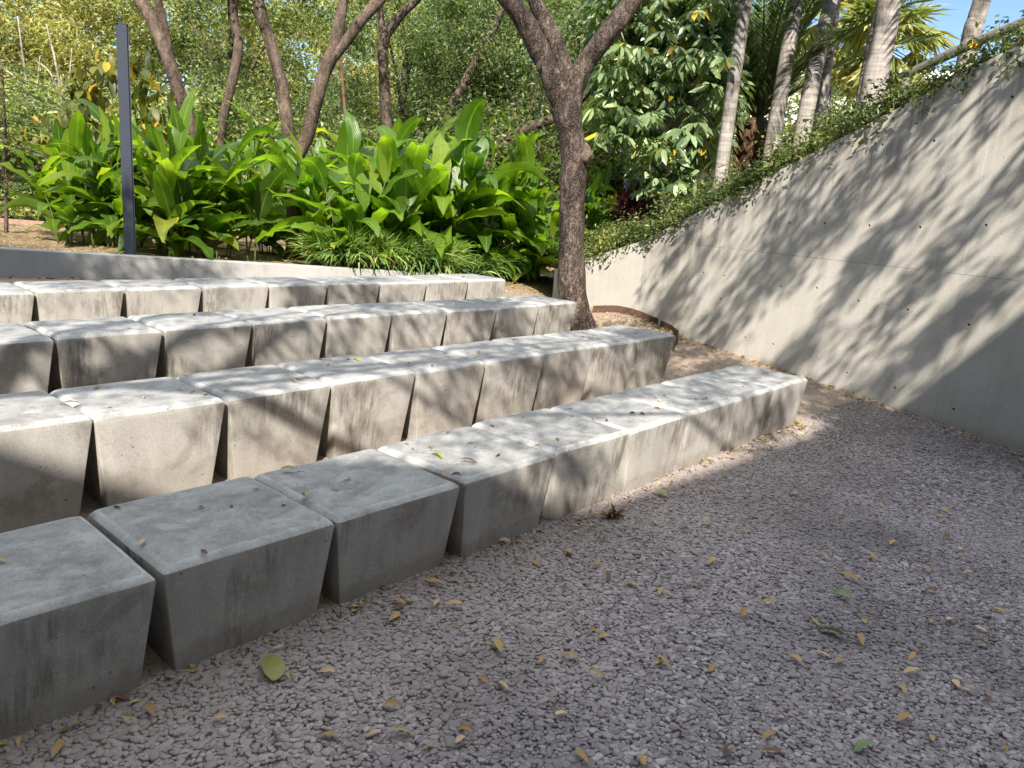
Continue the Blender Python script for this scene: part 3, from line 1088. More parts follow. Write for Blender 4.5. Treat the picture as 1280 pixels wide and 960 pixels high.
# ------------------------------------------------------------------ curved edging of the tree pit
def edging():
    pts = [(0.99, 10.22), (1.3, 10.20), (1.6, 10.10), (1.83, 9.95), (1.96, 9.74), (1.99, 9.45), (1.93, 9.15), (1.84, 8.85), (1.78, 8.6)]
    ext = np.array(pts)
    P = []
    for i in range(len(ext) - 1):
        for t in np.linspace(0, 1, 5)[:-1]:
            P.append(ext[i] * (1 - t) + ext[i + 1] * t)
    P.append(ext[-1])
    P = np.array(P)
    T = np.gradient(P, axis=0)
    T /= np.linalg.norm(T, axis=1)[:, None]
    Nn = np.stack([-T[:, 1], T[:, 0]], 1)
    V = []
    for p, n in zip(P, Nn):
        h = float(H(p[0], p[1]))
        for off, z in ((-0.005, -0.08), (-0.005, 0.085), (0.005, 0.085), (0.005, -0.08)):
            V.append((p[0] + n[0] * off, p[1] + n[1] * off, h + z))
    n = len(P)
    idx = np.arange(n * 4).reshape(n, 4)
    F = np.stack([idx[:-1], np.roll(idx[:-1], -1, 1), np.roll(idx[1:], -1, 1), idx[1:]], -1).reshape(-1, 4)
    o = put('steel_edging', mesh_np('steel_edging', V, [F, idx[0][None], idx[-1][::-1][None]], M['rust']))
    tag(o, 'curved rusty steel edging strip around the foot of the big tree', 'edging')


edging()

# ------------------------------------------------------------------ trees
def remeshed(g, name, mat, voxel=0.016, disp=0.0):
    me = g.mesh(name + '_src', mat)
    o = bpy.data.objects.new('tmp', me)
    COL.objects.link(o)
    md = o.modifiers.new('r', 'REMESH')
    md.mode = 'VOXEL'
    md.voxel_size = voxel
    md.use_smooth_shade = True
    sm = o.modifiers.new('s', 'SMOOTH')
    sm.iterations = 3
    sm.factor = 0.5
    dg = bpy.context.evaluated_depsgraph_get()
    me2 = bpy.data.meshes.new_from_object(o.evaluated_get(dg))
    bpy.data.objects.remove(o)
    me2.name = name
    me2.materials.clear()
    me2.materials.append(mat)
    return me2


def pxline(base, pts, D):
    """points of a limb read off the photograph at depth D, relative to base"""
    out = []
    for p in pts:
        d = D + (p[2] if len(p) > 2 else 0)
        out.append(at(p[0], p[1], d) - base)
    return np.array(out)


def main_tree():
    D = 9.28
    base = on_ground(718, 409)
    base = np.array([base[0], base[1], float(H(base[0], base[1]))])
    s = 0.81 * D / F_PX
    o = empty('shade_tree', tuple(base), 'big speckled grey-brown tree forking low, growing at the end of the third row', 'tree')
    g = Geo()
    A = lambda pts: pxline(base, pts, base[1])
    tr = A([(722, 425), (719, 400), (716, 370), (714, 330), (715, 270), (716, 225), (717, 190), (711, 155), (703, 132)])
    g.tube(tr, np.array([30, 24, 22, 20.5, 19.5, 19, 19.5, 20, 18]) * s, 20, 0.06, 1)
    l1 = A([(712, 150), (699, 120), (682, 80), (668, 50, -0.1), (652, 22, -0.2), (632, -8, -0.3), (605, -50, -0.5), (570, -110, -0.8), (540, -190, -1.0)])
    g.tube(l1, np.array([16, 17, 15.5, 15, 14.5, 14, 13, 10, 6]) * s, 16, 0.07, 2)
    l2 = A([(712, 140, .05), (708, 100, 0.1), (702, 72, 0.15), (692, 48, 0.2), (680, 25, 0.25), (668, 0, 0.3), (650, -50, 0.5), (650, -120, 0.8)])
    g.tube(l2, np.array([14, 13, 12, 13, 11.5, 11, 9, 5]) * s, 14, 0.08, 3)
    l3 = A([(712, 150), (716, 112), (733, 78), (757, 45, -0.1), (783, 12, -0.15), (806, -25, -0.2), (840, -80, -0.3), (890, -140, -0.5), (930, -200, -0.6)])
    g.tube(l3, np.array([16, 17, 14.5, 14.5, 13.5, 12.5, 11, 8, 4]) * s, 16, 0.07, 4)
    # root flare
    for a in np.linspace(0, 6.28, 7)[:-1]:
        c, sn = math.cos(a + 0.4), math.sin(a + 0.4)
        g.tube([(0.12 * c, 0.12 * sn, 0.16), (0.22 * c, 0.22 * sn, 0.03), (0.34 * c, 0.34 * sn, -0.06)], [0.09, 0.07, 0.04], 8)
    tm = remeshed(g, 'trunk', M['bark_main'], 0.014)
    t = put('trunk', tm, o)
    # pruned stub on the right of the trunk
    g = Geo()
    g.tube(A([(719, 192), (731, 196, -0.06), (738, 200, -0.1)]), np.array([15, 11.5, 9]) * s, 12, 0.08, 5)
    g.tube(A([(724, 180), (733, 186, -0.06), (741, 199, -0.08)]), np.array([9, 6, 3]) * s, 10, 0.08, 6)
    put('pruned_stub', remeshed(g, 'pruned_stub', M['bark_brown'], 0.011), o)
    # cavity rim on the left limb
    c = A([(674, 82, -0.155)])[0]
    bm = bmesh.new()
    bmesh.ops.create_uvsphere(bm, u_segments=12, v_segments=8, radius=1, matrix=Matrix.Translation(c) @ Matrix.Rotation(0.3, 4, 'Y') @ Matrix.Diagonal((0.034, 0.016, 0.058, 1)))
    me = bpy.data.meshes.new('hollow')
    bm.to_mesh(me)
    bm.free()
    me.materials.append(M['dry_black'])
    put('hollow', me, o)
    # crown high above
    r = np.random.default_rng(11)
    P, cc = crown_points(r, 40, 4000, (-0.3, -0.2, 7.2), (2.8, 2.6, 1.5), 0.6)
    V, F = leaves_geo(P, 0.11, 0.045, r, 0.3)
    put('crown', mesh_np('crown', V, F, M['mid_leaf']), o)
    return base


MAIN_BASE = main_tree()


def limb_tree(name, label, cat, D, limbs, bark, crown=None, group=None, base_px=None, noise=0.06):
    """limbs: list of (pixel points, pixel radii); the first starts at the foot"""
    b = at(*base_px, D)
    zg = float(H(b[0], b[1]))
    b[2] = zg
    o = empty(name, tuple(b), label, cat, group)
    s = D / F_PX
    g = Geo()
    for i, (pts, rad) in enumerate(limbs):
        P = pxline(b, pts, D)
        if i == 0:
            P[0] = (P[0][0], P[0][1], -0.1)
        g.tube(P, np.array(rad) * s * (0.78 if D < 20 else 1), 12, noise, i + 5)
    put('trunk', g.mesh('trunk', bark, True), o)
    if crown:
        r = np.random.default_rng(int(D * 100) + len(limbs))
        cx, cz, rad, n, mat, cr, L, Wd = crown
        P, _ = crown_points(r, 45, n, (cx, 0, cz), rad, cr)
        V, F = leaves_geo(P, L, Wd, r, 0.35)
        put('crown', mesh_np('crown', V, F, mat), o)
    return o


limb_tree('forked_tree', 'brown tree forking into a wide V behind the ginger leaves', 'tree', 11.6,
          [([(366, 330), (368, 280), (367, 225), (366, 190), (362, 172)], [13, 12, 12, 13, 12]),
           ([(365, 195), (360, 160), (354, 120), (346, 80), (333, 40), (322, 0), (310, -50), (300, -110)], [11, 10, 9.5, 9, 9, 9, 7, 4]),
           ([(370, 200), (384, 170), (394, 130), (405, 92), (418, 60), (425, 25), (432, -20), (440, -90)], [10, 10, 10, 10.5, 10, 8, 7, 4]),
           ([(412, 76), (432, 52), (452, 25), (476, -2), (500, -40), (530, -90)], [9, 8, 8, 8, 6, 3])],
          M['bark_brown'], (0.3, 5.6, (2.6, 2.2, 1.5), 3500, M['mid_leaf'], 0.55, 0.1, 0.042), base_px=(366, 320))
limb_tree('leaning_tree', 'brown tree with twin stems leaning left, behind the post', 'tree', 14.5,
          [([(252, 300), (247, 230), (238, 160), (222, 110), (207, 65), (192, 30), (172, -5), (140, -60)], [11, 10, 10, 10, 9.5, 9, 9, 6]),
           ([(222, 110), (212, 70), (205, 35), (197, 0), (190, -50)], [7, 7, 7, 7, 5])],
          M['bark_brown'], (-0.8, 6.3, (2.4, 2.0, 1.5), 3000, M['pale_leaf'], 0.6, 0.1, 0.045), base_px=(252, 290))
limb_tree('crooked_tree', 'thin crooked brown trunk left of the V-shaped tree', 'tree', 15.5,
          [([(270, 300), (272, 210), (281, 140), (291, 100), (298, 55), (292, 20), (294, -20), (290, -70)], [7, 7, 7, 7, 7, 6.5, 6, 4])],
          M['bark_brown'], (0.2, 6.6, (1.8, 1.8, 1.2), 2200, M['mid_leaf'], 0.5, 0.1, 0.04), base_px=(270, 290))
limb_tree('dark_trunk_tree', 'dark slender trunk in the shade right of the V-shaped tree', 'tree', 15.8,
          [([(492, 300), (488, 220), (483, 150), (479, 80), (480, 50), (498, 22), (525, -5), (560, -50)], [10, 9, 8.5, 8, 8, 7, 6, 4]),
           ([(480, 60), (476, 20), (470, -40)], [6, 5, 4])],
          M['bark_brown'], (0.4, 6.4, (2.2, 2, 1.4), 3000, M['dark_leaf'], 0.5, 0.09, 0.036), base_px=(492, 290))
limb_tree('slanting_tree', 'slim pale-brown trunk slanting to the right between the two forked trees', 'tree', 16.5,
          [([(535, 300), (548, 200), (562, 140), (580, 105), (600, 65), (622, 25), (640, -20), (660, -70)], [7, 7, 7, 7, 6.5, 6, 5, 3])],
          M['bark_brown'], (1.0, 6.6, (2, 2, 1.3), 2500, M['mid_leaf'], 0.5, 0.09, 0.036), base_px=(535, 290))
limb_tree('reddish_sapling', 'thin reddish-brown bare stem beside the right arm of the V-shaped tree', 'tree', 14.0,
          [([(440, 300), (437, 220), (432, 150), (428, 100), (424, 60), (428, 10), (430, -40)], [3, 2.6, 2.3, 2.2, 2, 1.6, 1])],
          plainmat('reddish_bark', (0.14, 0.075, 0.05), 0.85), (0.0, 5.8, (1, 1, 0.8), 1500, M['mid_leaf'], 0.4, 0.09, 0.036), base_px=(440, 290))
limb_tree('arching_branch_tree', 'low dark branch arching from behind towards the big tree trunk', 'tree', 14.8,
          [([(600, 300), (606, 240), (622, 190), (650, 165), (682, 152), (712, 140), (750, 100)], [9, 8, 8, 8, 7, 6, 3])],
          M['bark_brown'], (0.8, 4.2, (1.3, 1.0, 0.8), 2500, M['dark_leaf'], 0.4, 0.09, 0.04), base_px=(600, 290))

# pale bare saplings at the far left
for i, (pts, lab) in enumerate([
        ([(42, 300), (40, 200), (36, 130), (30, 80), (22, 20)], 'pale bare sapling stem near the left edge, behind the fern-leaved shrub'),
        ([(84, 300), (82, 200), (76, 120), (70, 80), (58, 30)], 'pale bare sapling with forked twigs left of the steel post')]):
    o = limb_tree('bare_sapling', lab, 'sapling', 15.5 + i, [(pts, [2.6, 2.3, 2.0, 1.6, 0.8]),
        ([pts[2], (pts[2][0] - 14, pts[2][1] - 30), (pts[2][0] - 34, pts[2][1] - 46)], [1.5, 1.1, 0.6]),
        ([pts[2], (pts[2][0] + 10, pts[2][1] - 22), (pts[2][0] + 14, pts[2][1] - 60)], [1.4, 1.0, 0.6]),
        ([pts[1], (pts[1][0] + 16, pts[1][1] - 46), (pts[1][0] + 34, pts[1][1] - 70)], [1.4, 1.0, 0.6])], M['bark_pale'], base_px=(pts[0][0], 290), group='pale bare saplings at the left')

# ------------------------------------------------------------------ background trees that fill the view
def bush_tree_mesh(seed, n, mat, L, Wd, zc, rad, nclump, cr, hexa=False, droop=0.35):
    r = np.random.default_rng(seed)
    P, c = crown_points(r, nclump, n, (0, 0, zc), rad, cr, 0.35)
    P = P[P[:, 2] > 0.1]
    V, F = leaves_geo(P, L, Wd, r, droop, hexa=hexa)
    crown = mesh_np('crown', V, F, mat)
    g = Geo()
    g.tube([(0, 0, -0.2), (0.05, 0.03, zc * 0.4), (-0.05, 0.06, zc * 0.8), (0.1, 0, zc * 1.25)], [0.14, 0.11, 0.08, 0.03], 9, 0.08, seed)
    for q in c[:14]:
        m = np.array([0, 0, max(0.4, q[2] * 0.55)])
        g.tube([m, (m + q) / 2 + r.normal(size=3) * 0.15, q], [0.05, 0.03, 0.012], 6, 0.05, seed)
    return crown, g


BT = {}
for key, args in dict(
        pale=(21, 34000, M['pale_leaf'], 0.14, 0.06, 4.2, (3.2, 2.4, 3.8), 110, 0.62),
        mid=(22, 34000, M['mid_leaf'], 0.125, 0.052, 4.4, (3.2, 2.4, 3.8), 90, 0.6),
        dark=(23, 36000, M['dark_leaf'], 0.14, 0.034, 4.2, (3.0, 2.4, 3.8), 85, 0.56),
        pale2=(24, 26000, M['pale_leaf'], 0.15, 0.06, 3.6, (3.4, 2.2, 3.2), 80, 0.8),
        bushy=(25, 16000, M['mid_leaf'], 0.12, 0.055, 1.3, (1.7, 1.2, 1.3), 60, 0.5)).items():
    cr, g = bush_tree_mesh(*args)
    BT[key] = (cr, g.mesh('trunk', M['bark_pale'] if 'pale' in key else M['bark_brown'], True))


def bg_tree(key, px, D, label, sc=1.0, rot=0.0, cat='tree', name='leafy_tree', group='leafy trees behind the planting'):
    b = at(px, 250, D)
    z = float(H(b[0], b[1])) if px < 860 else float(H(b[0], b[1]))
    o = empty(name, (b[0], b[1], z), label, cat, group, rot, sc)
    put('crown', BT[key][0], o)
    put('trunk', BT[key][1], o)
    return o


bg_tree('pale', 40, 21, 'pale yellow-green tree filling the far left above the fern-leaved shrub', 1.05, 0.3)
bg_tree('pale2', 160, 23, 'pale olive tree directly behind the top of the steel post', 1.0, 1.2)
bg_tree('mid', 290, 21, 'light green tree behind the crooked thin trunk', 1.0, 2.2)
bg_tree('pale', 400, 24, 'pale sunlit tree seen through the V of the forked trunk', 1.0, 4.0)
bg_tree('dark', 500, 19, 'dark fine-leaved tree behind the dark slender trunk', 0.95, 0.9)
bg_tree('mid', 590, 21, 'mid-green tree behind the slanting trunk', 1.0, 5.1)
bg_tree('dark', 660, 18, 'dark green tree immediately left of the big speckled trunk', 0.9, 3.3)
bg_tree('mid', 760, 20, 'mid-green tree behind the fork of the big speckled trunk', 1.0, 1.9)
bg_tree('dark', 850, 22, 'dark tree behind the umbrella-leaved tree', 0.95, 2.9)
bg_tree('mid', 960, 26, 'green tree behind the feather palm', 0.95, 0.2)
bg_tree('pale2', -80, 20, 'pale olive tree at the very left edge of view', 1.1, 3.9)
for i, (px, D, lab) in enumerate([(10, 14.5, 'rounded bush at the left edge behind the leaf litter'), (95, 17, 'rounded bush behind the ginger leaves left of the post'), (215, 16.5, 'rounded bush between the post and the twin-stemmed tree'),
                                   (330, 17, 'rounded bush behind the left arm of the V-shaped tree'), (450, 17.5, 'rounded bush behind the right arm of the V-shaped tree'), (590, 16, 'rounded bush behind the brightest ginger leaves'),
                                   (680, 16, 'rounded bush just left of the big speckled trunk')]):
    bg_tree('bushy', px, D, lab, [0.9, 1.0, 1.05, 1.1, 1.0, 1.1, 1.2][i], i * 1.1, 'bush', 'round_bush', 'rounded bushes behind the ginger')


def far_wood():
    r = np.random.default_rng(31)
    n = 60000
    a = r.uniform(-0.85, 0.35, 160)
    D = r.uniform(30, 50, 160)
    c = np.stack([np.sin(a) * D, np.cos(a) * D, r.uniform(0.5, 10.5, 160)], 1)
    k = r.integers(0, 160, n)
    P = c[k] + r.normal(size=(n, 3)) * 1.5
    V, F = leaves_geo(P, 0.34, 0.17, r, 0.3)
    tag(put('distant_wood', mesh_np('distant_wood', V, F, M['mid_leaf'])), 'mass of sunlit woodland far behind the garden trees', None, None, 'stuff')


far_wood()

# ------------------------------------------------------------------ broad-leaved ginger clumps
def blade(g, base, az, pitch0, curve, L, Wd, r, seg=8, fold=0.22, wav=0.03):
    t = np.linspace(0, 1, seg + 1)
    pit = pitch0 - curve * t ** 1.3
    dx = np.cos(pit)
    dz = np.sin(pit)
    x = np.concatenate([[0], np.cumsum((dx[:-1] + dx[1:]) / 2)]) * L / seg
    z = np.concatenate([[0], np.cumsum((dz[:-1] + dz[1:]) / 2)]) * L / seg
    w = Wd * 0.5 * np.sin(np.pi * np.clip(t * 0.97 + 0.02, 0, 1) ** 0.8) ** 0.75
    h = np.array([math.cos(az), math.sin(az), 0])
    sd = np.array([-math.sin(az), math.cos(az), 0])
    mid = base + x[:, None] * h + z[:, None] * np.array([0, 0, 1])
    nrm = -np.sin(pit)[:, None] * h + np.cos(pit)[:, None] * np.array([0, 0, 1])
    tw = r.normal() * 0.35
    s2 = sd * math.cos(tw) + nrm * math.sin(tw)
    n2 = nrm * math.cos(tw) - sd * math.sin(tw)
    wv = r.normal(size=(seg + 1, 2)) * wav * Wd
    lft = mid + s2 * w[:, None] + n2 * (w * fold + wv[:, 0])[:, None]
    rgt = mid - s2 * w[:, None] + n2 * (w * fold + wv[:, 1])[:, None]
    V = np.stack([lft, mid, rgt], 1).reshape(-1, 3)
    uv = np.stack([np.stack([np.zeros(seg + 1), t * L], 1), np.stack([np.full(seg + 1, 0.5), t * L], 1), np.stack([np.ones(seg + 1), t * L], 1)], 1).reshape(-1, 2)
    i = np.arange(seg)[:, None] * 3
    F = np.concatenate([i + [0, 1, 4, 3], i + [1, 2, 5, 4]])
    g.add(V, [F], uv)


def ginger_mesh(seed, nst, hmin, hmax, spread):
    r = np.random.default_rng(seed)
    gl, gs = Geo(), Geo()
    for s in range(nst):
        a = r.uniform(0, 6.28)
        rad = spread * math.sqrt(r.uniform())
        b = np.array([math.cos(a) * rad, math.sin(a) * rad, -0.05])
        hgt = r.uniform(hmin, hmax)
        lean = r.uniform(0.05, 0.42)
        la = a + r.normal() * 0.6
        top = b + np.array([math.cos(la) * lean * hgt, math.sin(la) * lean * hgt, hgt])
        midp = (b + top) / 2 + np.array([-math.cos(la), -math.sin(la), 0]) * 0.06 * hgt
        gs.tube([b, midp, top], [0.014, 0.012, 0.007], 6, 0, 1, True, 5)
        plane = r.uniform(0, 6.28)
        nl = r.integers(5, 9)
        for k in range(nl):
            t = 0.24 + 0.76 * k / (nl - 1)
            p = (1 - t) ** 2 * b + 2 * t * (1 - t) * midp + t * t * top
            az = plane + (k % 2) * math.pi + r.normal() * 0.45
            pit = math.radians(30 + 50 * t ** 2 + r.normal() * 14)
            L = r.uniform(0.65, 1.15) * (0.8 + 0.25 * math.sin(t * 3))
            blade(gl, p, az, pit, r.uniform(0.4, 1.9), L, L * r.uniform(0.25, 0.34), r, wav=0.08)
    return gl.mesh('foliage', M['ginger'], True, True), gs.mesh('stems', M['ginger_stem'], True)


GM = [ginger_mesh(s, n, 0.8, 1.75, 0.45) for s, n in ((1, 12), (2, 11), (3, 13), (4, 10), (5, 12), (6, 11))]
gl = [(105, 10.5, 0.72, 'leftmost broad-leaved ginger clump, left of the steel post'),
      (160, 10.3, 0.8, 'broad-leaved ginger clump right behind the foot of the steel post'),
      (225, 10.25, 0.86, 'tall dark-green ginger clump just right of the steel post'),
      (283, 10.7, 0.88, 'tall broad-leaved ginger clump midway between the post and the V-shaped tree'),
      (338, 11.9, 0.55, 'low ginger clump at the left foot of the V-shaped tree'),
      (428, 11.1, 0.92, 'broad-leaved ginger clump hiding the right foot of the V-shaped tree'),
      (480, 11.9, 1.08, 'bright ginger clump under the dark slender trunk'),
      (545, 12.4, 1.15, 'tallest bright ginger clump in the middle, with one upright leaf'),
      (605, 13.0, 1.12, 'sunlit yellow-green ginger clump right of the tallest one'),
      (660, 13.4, 1.0, 'sunlit ginger clump just left of the big speckled trunk'),
      (735, 13.2, 0.6, 'low ginger clump peeping out right of the big speckled trunk'),
      (135, 12.0, 0.85, 'shaded ginger clump in the second rank behind the post'),
      (235, 12.2, 0.9, 'shaded ginger clump in the second rank, below the crooked trunk'),
      (415, 13.0, 0.9, 'shaded ginger clump behind the fork of the V-shaped tree'),
      (525, 14.0, 1.05, 'ginger clump at the back under the slanting trunk')]
for i, (px, D, sc, lab) in enumerate(gl):
    b = at(px, 300, D)
    z = Hany(b[0], b[1])
    o = empty('ginger_plant', (b[0], b[1], z), lab, 'plant', 'broad-leaved ginger clumps behind the low wall', i * 2.4, sc)
    f, s = GM[i % 6]
    put('foliage', f, o)
    put('stems', s, o)


# strappy ground cover along the bed edge
def groundcover():
    r = np.random.default_rng(41)
    g = Geo()
    for i in range(1500):
        px = 385 + 322 * r.uniform() ** 0.85
        sdist = abs(r.normal()) * 0.42 + 0.24
        if px < 585:
            # along the low wall
            t = np.interp(px, [0, 620], [3.8, LW_LEN])
            p = LW_A + LW_DIR * t + LW_N * sdist
        else:
            b = at(px, 345, np.interp(px, [585, 705], [11.9, 13.6]) + sdist * 0.9)
            p = b[:2]
        z = float(H(p[0], p[1]))
        for k in range(r.integers(6, 11)):
            blade(g, np.array([p[0] + r.normal() * 0.03, p[1] + r.normal() * 0.03, z - 0.01]), r.uniform(0, 6.28), math.radians(r.uniform(50, 88)), r.uniform(0.8, 2.3), r.uniform(0.34, 0.8), r.uniform(0.018, 0.038), r, 5, 0.3, 0.0)
    tag(put('ground_cover', g.mesh('ground_cover', M['strap'], True, True)), 'strappy grass-like ground cover spilling along the bed edge', None, None, 'stuff')


groundcover()


# loose litter on soil, along block feet and along the wall foot
def litter():
    r = np.random.default_rng(43)
    pts = []
    for k in range(4):
        a = PSI + ROWDIR[k]
        dr = np.array([math.sin(a), math.cos(a), 0]); bk = np.array([-math.cos(a), math.sin(a), 0])
        n = 330 if k == 0 else 300
        t = r.uniform(0, 6.2, n) if k else 6.2 * r.uniform(0, 1, n) ** 1.9
        off = np.abs(r.normal(size=n)) * 0.10 - 0.03
        pts.append(ENDS[k][:2] - dr[:2] * t[:, None] - bk[:2] * off[:, None] * 1.0 + bk[:2] * 0.03)
    u = r.uniform(0.2, 6, 650)
    for q in u:
        p = wall_pt(q)
        t, n = wall_tan(q)
        s = np.sign((p + n)[0] - p[0])
        pts.append((p - n * s * (np.abs(r.normal()) * 0.14 + 0.01))[None])
    # sandy corner by the path, soil around tree
    q = r.uniform(size=(1500, 2)) * np.array([3.0, 6.0]) + np.array([-0.5, 6.6])
    q = q[(wall_side(q[:, 0], q[:, 1]) < -0.05)]
    pts.append(q[r.uniform(size=len(q)) < 0.75])
    q = r.normal(size=(900, 2)) * np.array([0.5, 0.45]) + np.array([1.35, 9.85])
    q = q[wall_side(q[:, 0], q[:, 1]) < -0.03]
    pts.append(q)
    q = r.uniform(size=(2600, 2)) * np.array([9, 7.0]) + np.array([-9, 7.5])
    q = q[lw_sd(q[:, 0], q[:, 1]) > 0.2]
    pts.append(q)
    P = np.concatenate(pts)
    # not under the seat blocks
    z = H(P[:, 0], P[:, 1]) + 0.008
    P3 = np.c_[P, z + r.uniform(0, 0.008, len(P))]
    V, F = leaves_geo(P3, 0.042, 0.017, r, 0.0, 0.12)
    tag(put('leaf_litter', mesh_np('leaf_litter', V, F, M['litter'])), 'dry yellowish leaf litter drifted along the wall foot and seat blocks', None, None, 'stuff')


M['litter'] = leafmat('litter_leaf', [(0, (0.12, 0.07, 0.04)), (0.35, (0.28, 0.19, 0.09)), (0.7, (0.42, 0.31, 0.14)), (1, (0.5, 0.4, 0.24))], 0.15, (1.2, 1.1, 0.7), 0.7, 0.2)
litter()

# plank on the leaf litter at the far left
for (x0, y0, x1, y1, lab) in [(-10, 291, 78, 294, 'weathered reddish plank lying in the leaf litter at the left')]:
    a, b = on_ground(x0, y0 + 8), on_ground(x1, y1 + 8)
    a, b = at(x0, y0, 13.2), at(x1, y1, 13.2)
    z = float(H(b[0], b[1])) + 0.04
    g = Geo()
    g.box((0, -0.09, -0.04), (np.linalg.norm(b[:2] - a[:2]), 0.09, 0.03))
    o = put('plank', g.mesh('plank', M['plank']), None, (a[0], a[1], z), math.atan2(b[1] - a[1], b[0] - a[0]))
    tag(o, lab, 'plank')

# ------------------------------------------------------------------ drooping-leaf sapling behind the post
def heart_plant():
    D = 12.4
    b = at(150, 290, D)
    b[2] = float(H(b[0], b[1]))
    o = empty('drooping_sapling', tuple(b), 'sapling with large drooping green and yellow leaves, behind the post', 'sapling')
    r = np.random.default_rng(51)
    g, gl_ = Geo(), Geo()
    tops = [(165, 78), (135, 95), (112, 108), (90, 140), (78, 158), (120, 150), (150, 130), (185, 120), (205, 130), (60, 175), (100, 175), (140, 170), (190, 160)]
    root = np.array([0, 0, -0.1])
    hub = at(138, 200, D) - b
    g.tube([root, hub * 0.5, hub], [0.03, 0.024, 0.02], 7, 0.05, 1)
    for px, py in tops:
        p = at(px, py, D + r.normal() * 0.25) - b
        g.tube([hub, (hub + p) / 2 + np.array([0, 0, 0.1]), p], [0.012, 0.008, 0.004], 5, 0, 2)
        for k in range(26):
            q = p + r.normal(size=3) * np.array([0.17, 0.17, 0.14])
            blade(gl_, q, r.uniform(0, 6.28), math.radians(r.uniform(-75, -25)), 0.5, r.uniform(0.17, 0.27), r.uniform(0.09, 0.13), r, 4, 0.2, 0.03)
    put('stem', g.mesh('stem', M['bark_brown'], True), o)
    put('foliage', gl_.mesh('foliage', M['heart'], True, True), o)


heart_plant()


# fern-leaved shrub at the left edge
def fern_shrub():
    D = 10.8
    b = at(8, 300, D)
    b[2] = float(H(b[0], b[1]))
    o = empty('fern_leaved_shrub', tuple(b), 'dark fern-leaved shrub at the left edge with flat tiered fronds', 'shrub')
    r = np.random.default_rng(52)
    g, P, dirs = Geo(), [], []
    top = at(2, 75, D) - b
    g.tube([(0, 0, -0.1), top * 0.5 + np.array([0.03, 0, 0]), top], [0.03, 0.022, 0.01], 7, 0.05, 1)
    for k in range(46):
        t = r.uniform(0.2, 1.0)
        p0 = top * t
        az = r.uniform(0, 6.28)
        L = r.uniform(0.45, 0.8)
        h = np.array([math.cos(az), math.sin(az), 0.12])
        pts = [p0 + h * L * s + np.array([0, 0, -0.28 * L * s * s]) for s in np.linspace(0, 1, 6)]
        g.tube(pts, [0.006, 0.005, 0.005, 0.004, 0.003, 0.002], 4, 0, 1, False, 1)
        sd = np.array([-h[1], h[0], 0])
        for s in np.linspace(0.15, 1, 24):
            q = p0 + h * L * s + np.array([0, 0, -0.28 * L * s * s])
            for sg in (1, -1):
                for f in np.linspace(0.1, 1, 4):
                    P.append(q + sd * sg * f * 0.14 * (1.1 - s * 0.6) - np.array([0, 0, 0.03 * f]))
                    dirs.append(h * 0.8 + sd * sg * 0.5 + r.normal(size=3) * 0.15)
    V, F = leaves_geo(np.array(P), 0.05, 0.018, r, 0.1, 1.0, dirs=np.array(dirs))
    put('stems', g.mesh('stems', M['bark_brown'], True), o)
    put('foliage', mesh_np('foliage', V, F, M['dark_leaf']), o)


fern_shrub()

# ------------------------------------------------------------------ umbrella-leaved tree
def umbrella_tree():
    D = 12.3
    b = at(835, 255, D)
    b[2] = float(bank(b[0], b[1])) if bank_keep(np.array([b[0]]), np.array([b[1]]))[0] else float(H(b[0], b[1]))
    o = empty('umbrella_tree', tuple(b), 'umbrella-leaved tree with pale drooping leaf whorls right of the big trunk', 'tree')
    r = np.random.default_rng(61)
    g = Geo()
    hub = at(830, 170, D) - b
    g.tube([(0, 0, -0.2), hub * 0.5 + np.array([0.1, 0, 0]), hub], [0.07, 0.055, 0.05], 9, 0.06, 1)
    C = []
    for i in range(1000):
        px = r.uniform(742, 925)
        py = r.uniform(-60, 235)
        if py > 200 and not (780 < px < 880):
            continue
        if px < 800 and py > 175:
            continue
        if px > 905 and py > 150:
            continue
        C.append(at(px, py, D + r.normal() * 0.55 + 0.3) - b)
    for c in C[::40]:
        g.tube([hub, (hub + c) / 2 - np.array([0, 0, 0.1]), c], [0.03, 0.02, 0.008], 6, 0, 1, False, 4)
    P, dirs = [], []
    V, Fs = [], []
    for c in C:
        n = r.integers(7, 11)
        a0 = r.uniform(0, 6.28)
        tl = r.normal(size=2) * 0.25
        for k in range(n):
            a = a0 + k * 2 * math.pi / n
            P.append(c)
            dirs.append((math.cos(a), math.sin(a), -0.35 - 0.5 * r.uniform() + tl[0] * math.cos(a) + tl[1] * math.sin(a)))
    P = np.array(P)
    dirs = norm(np.array(dirs))
    P = P + dirs * 0.05
    V, F = leaves_geo(P, 0.24, 0.085, r, 0.1, 1.0, 0.12, True, dirs)
    put('crown', mesh_np('crown', V, F, M['scheff'], True), o)
    put('trunk', g.mesh('trunk', M['bark_pale'], True), o)


umbrella_tree()

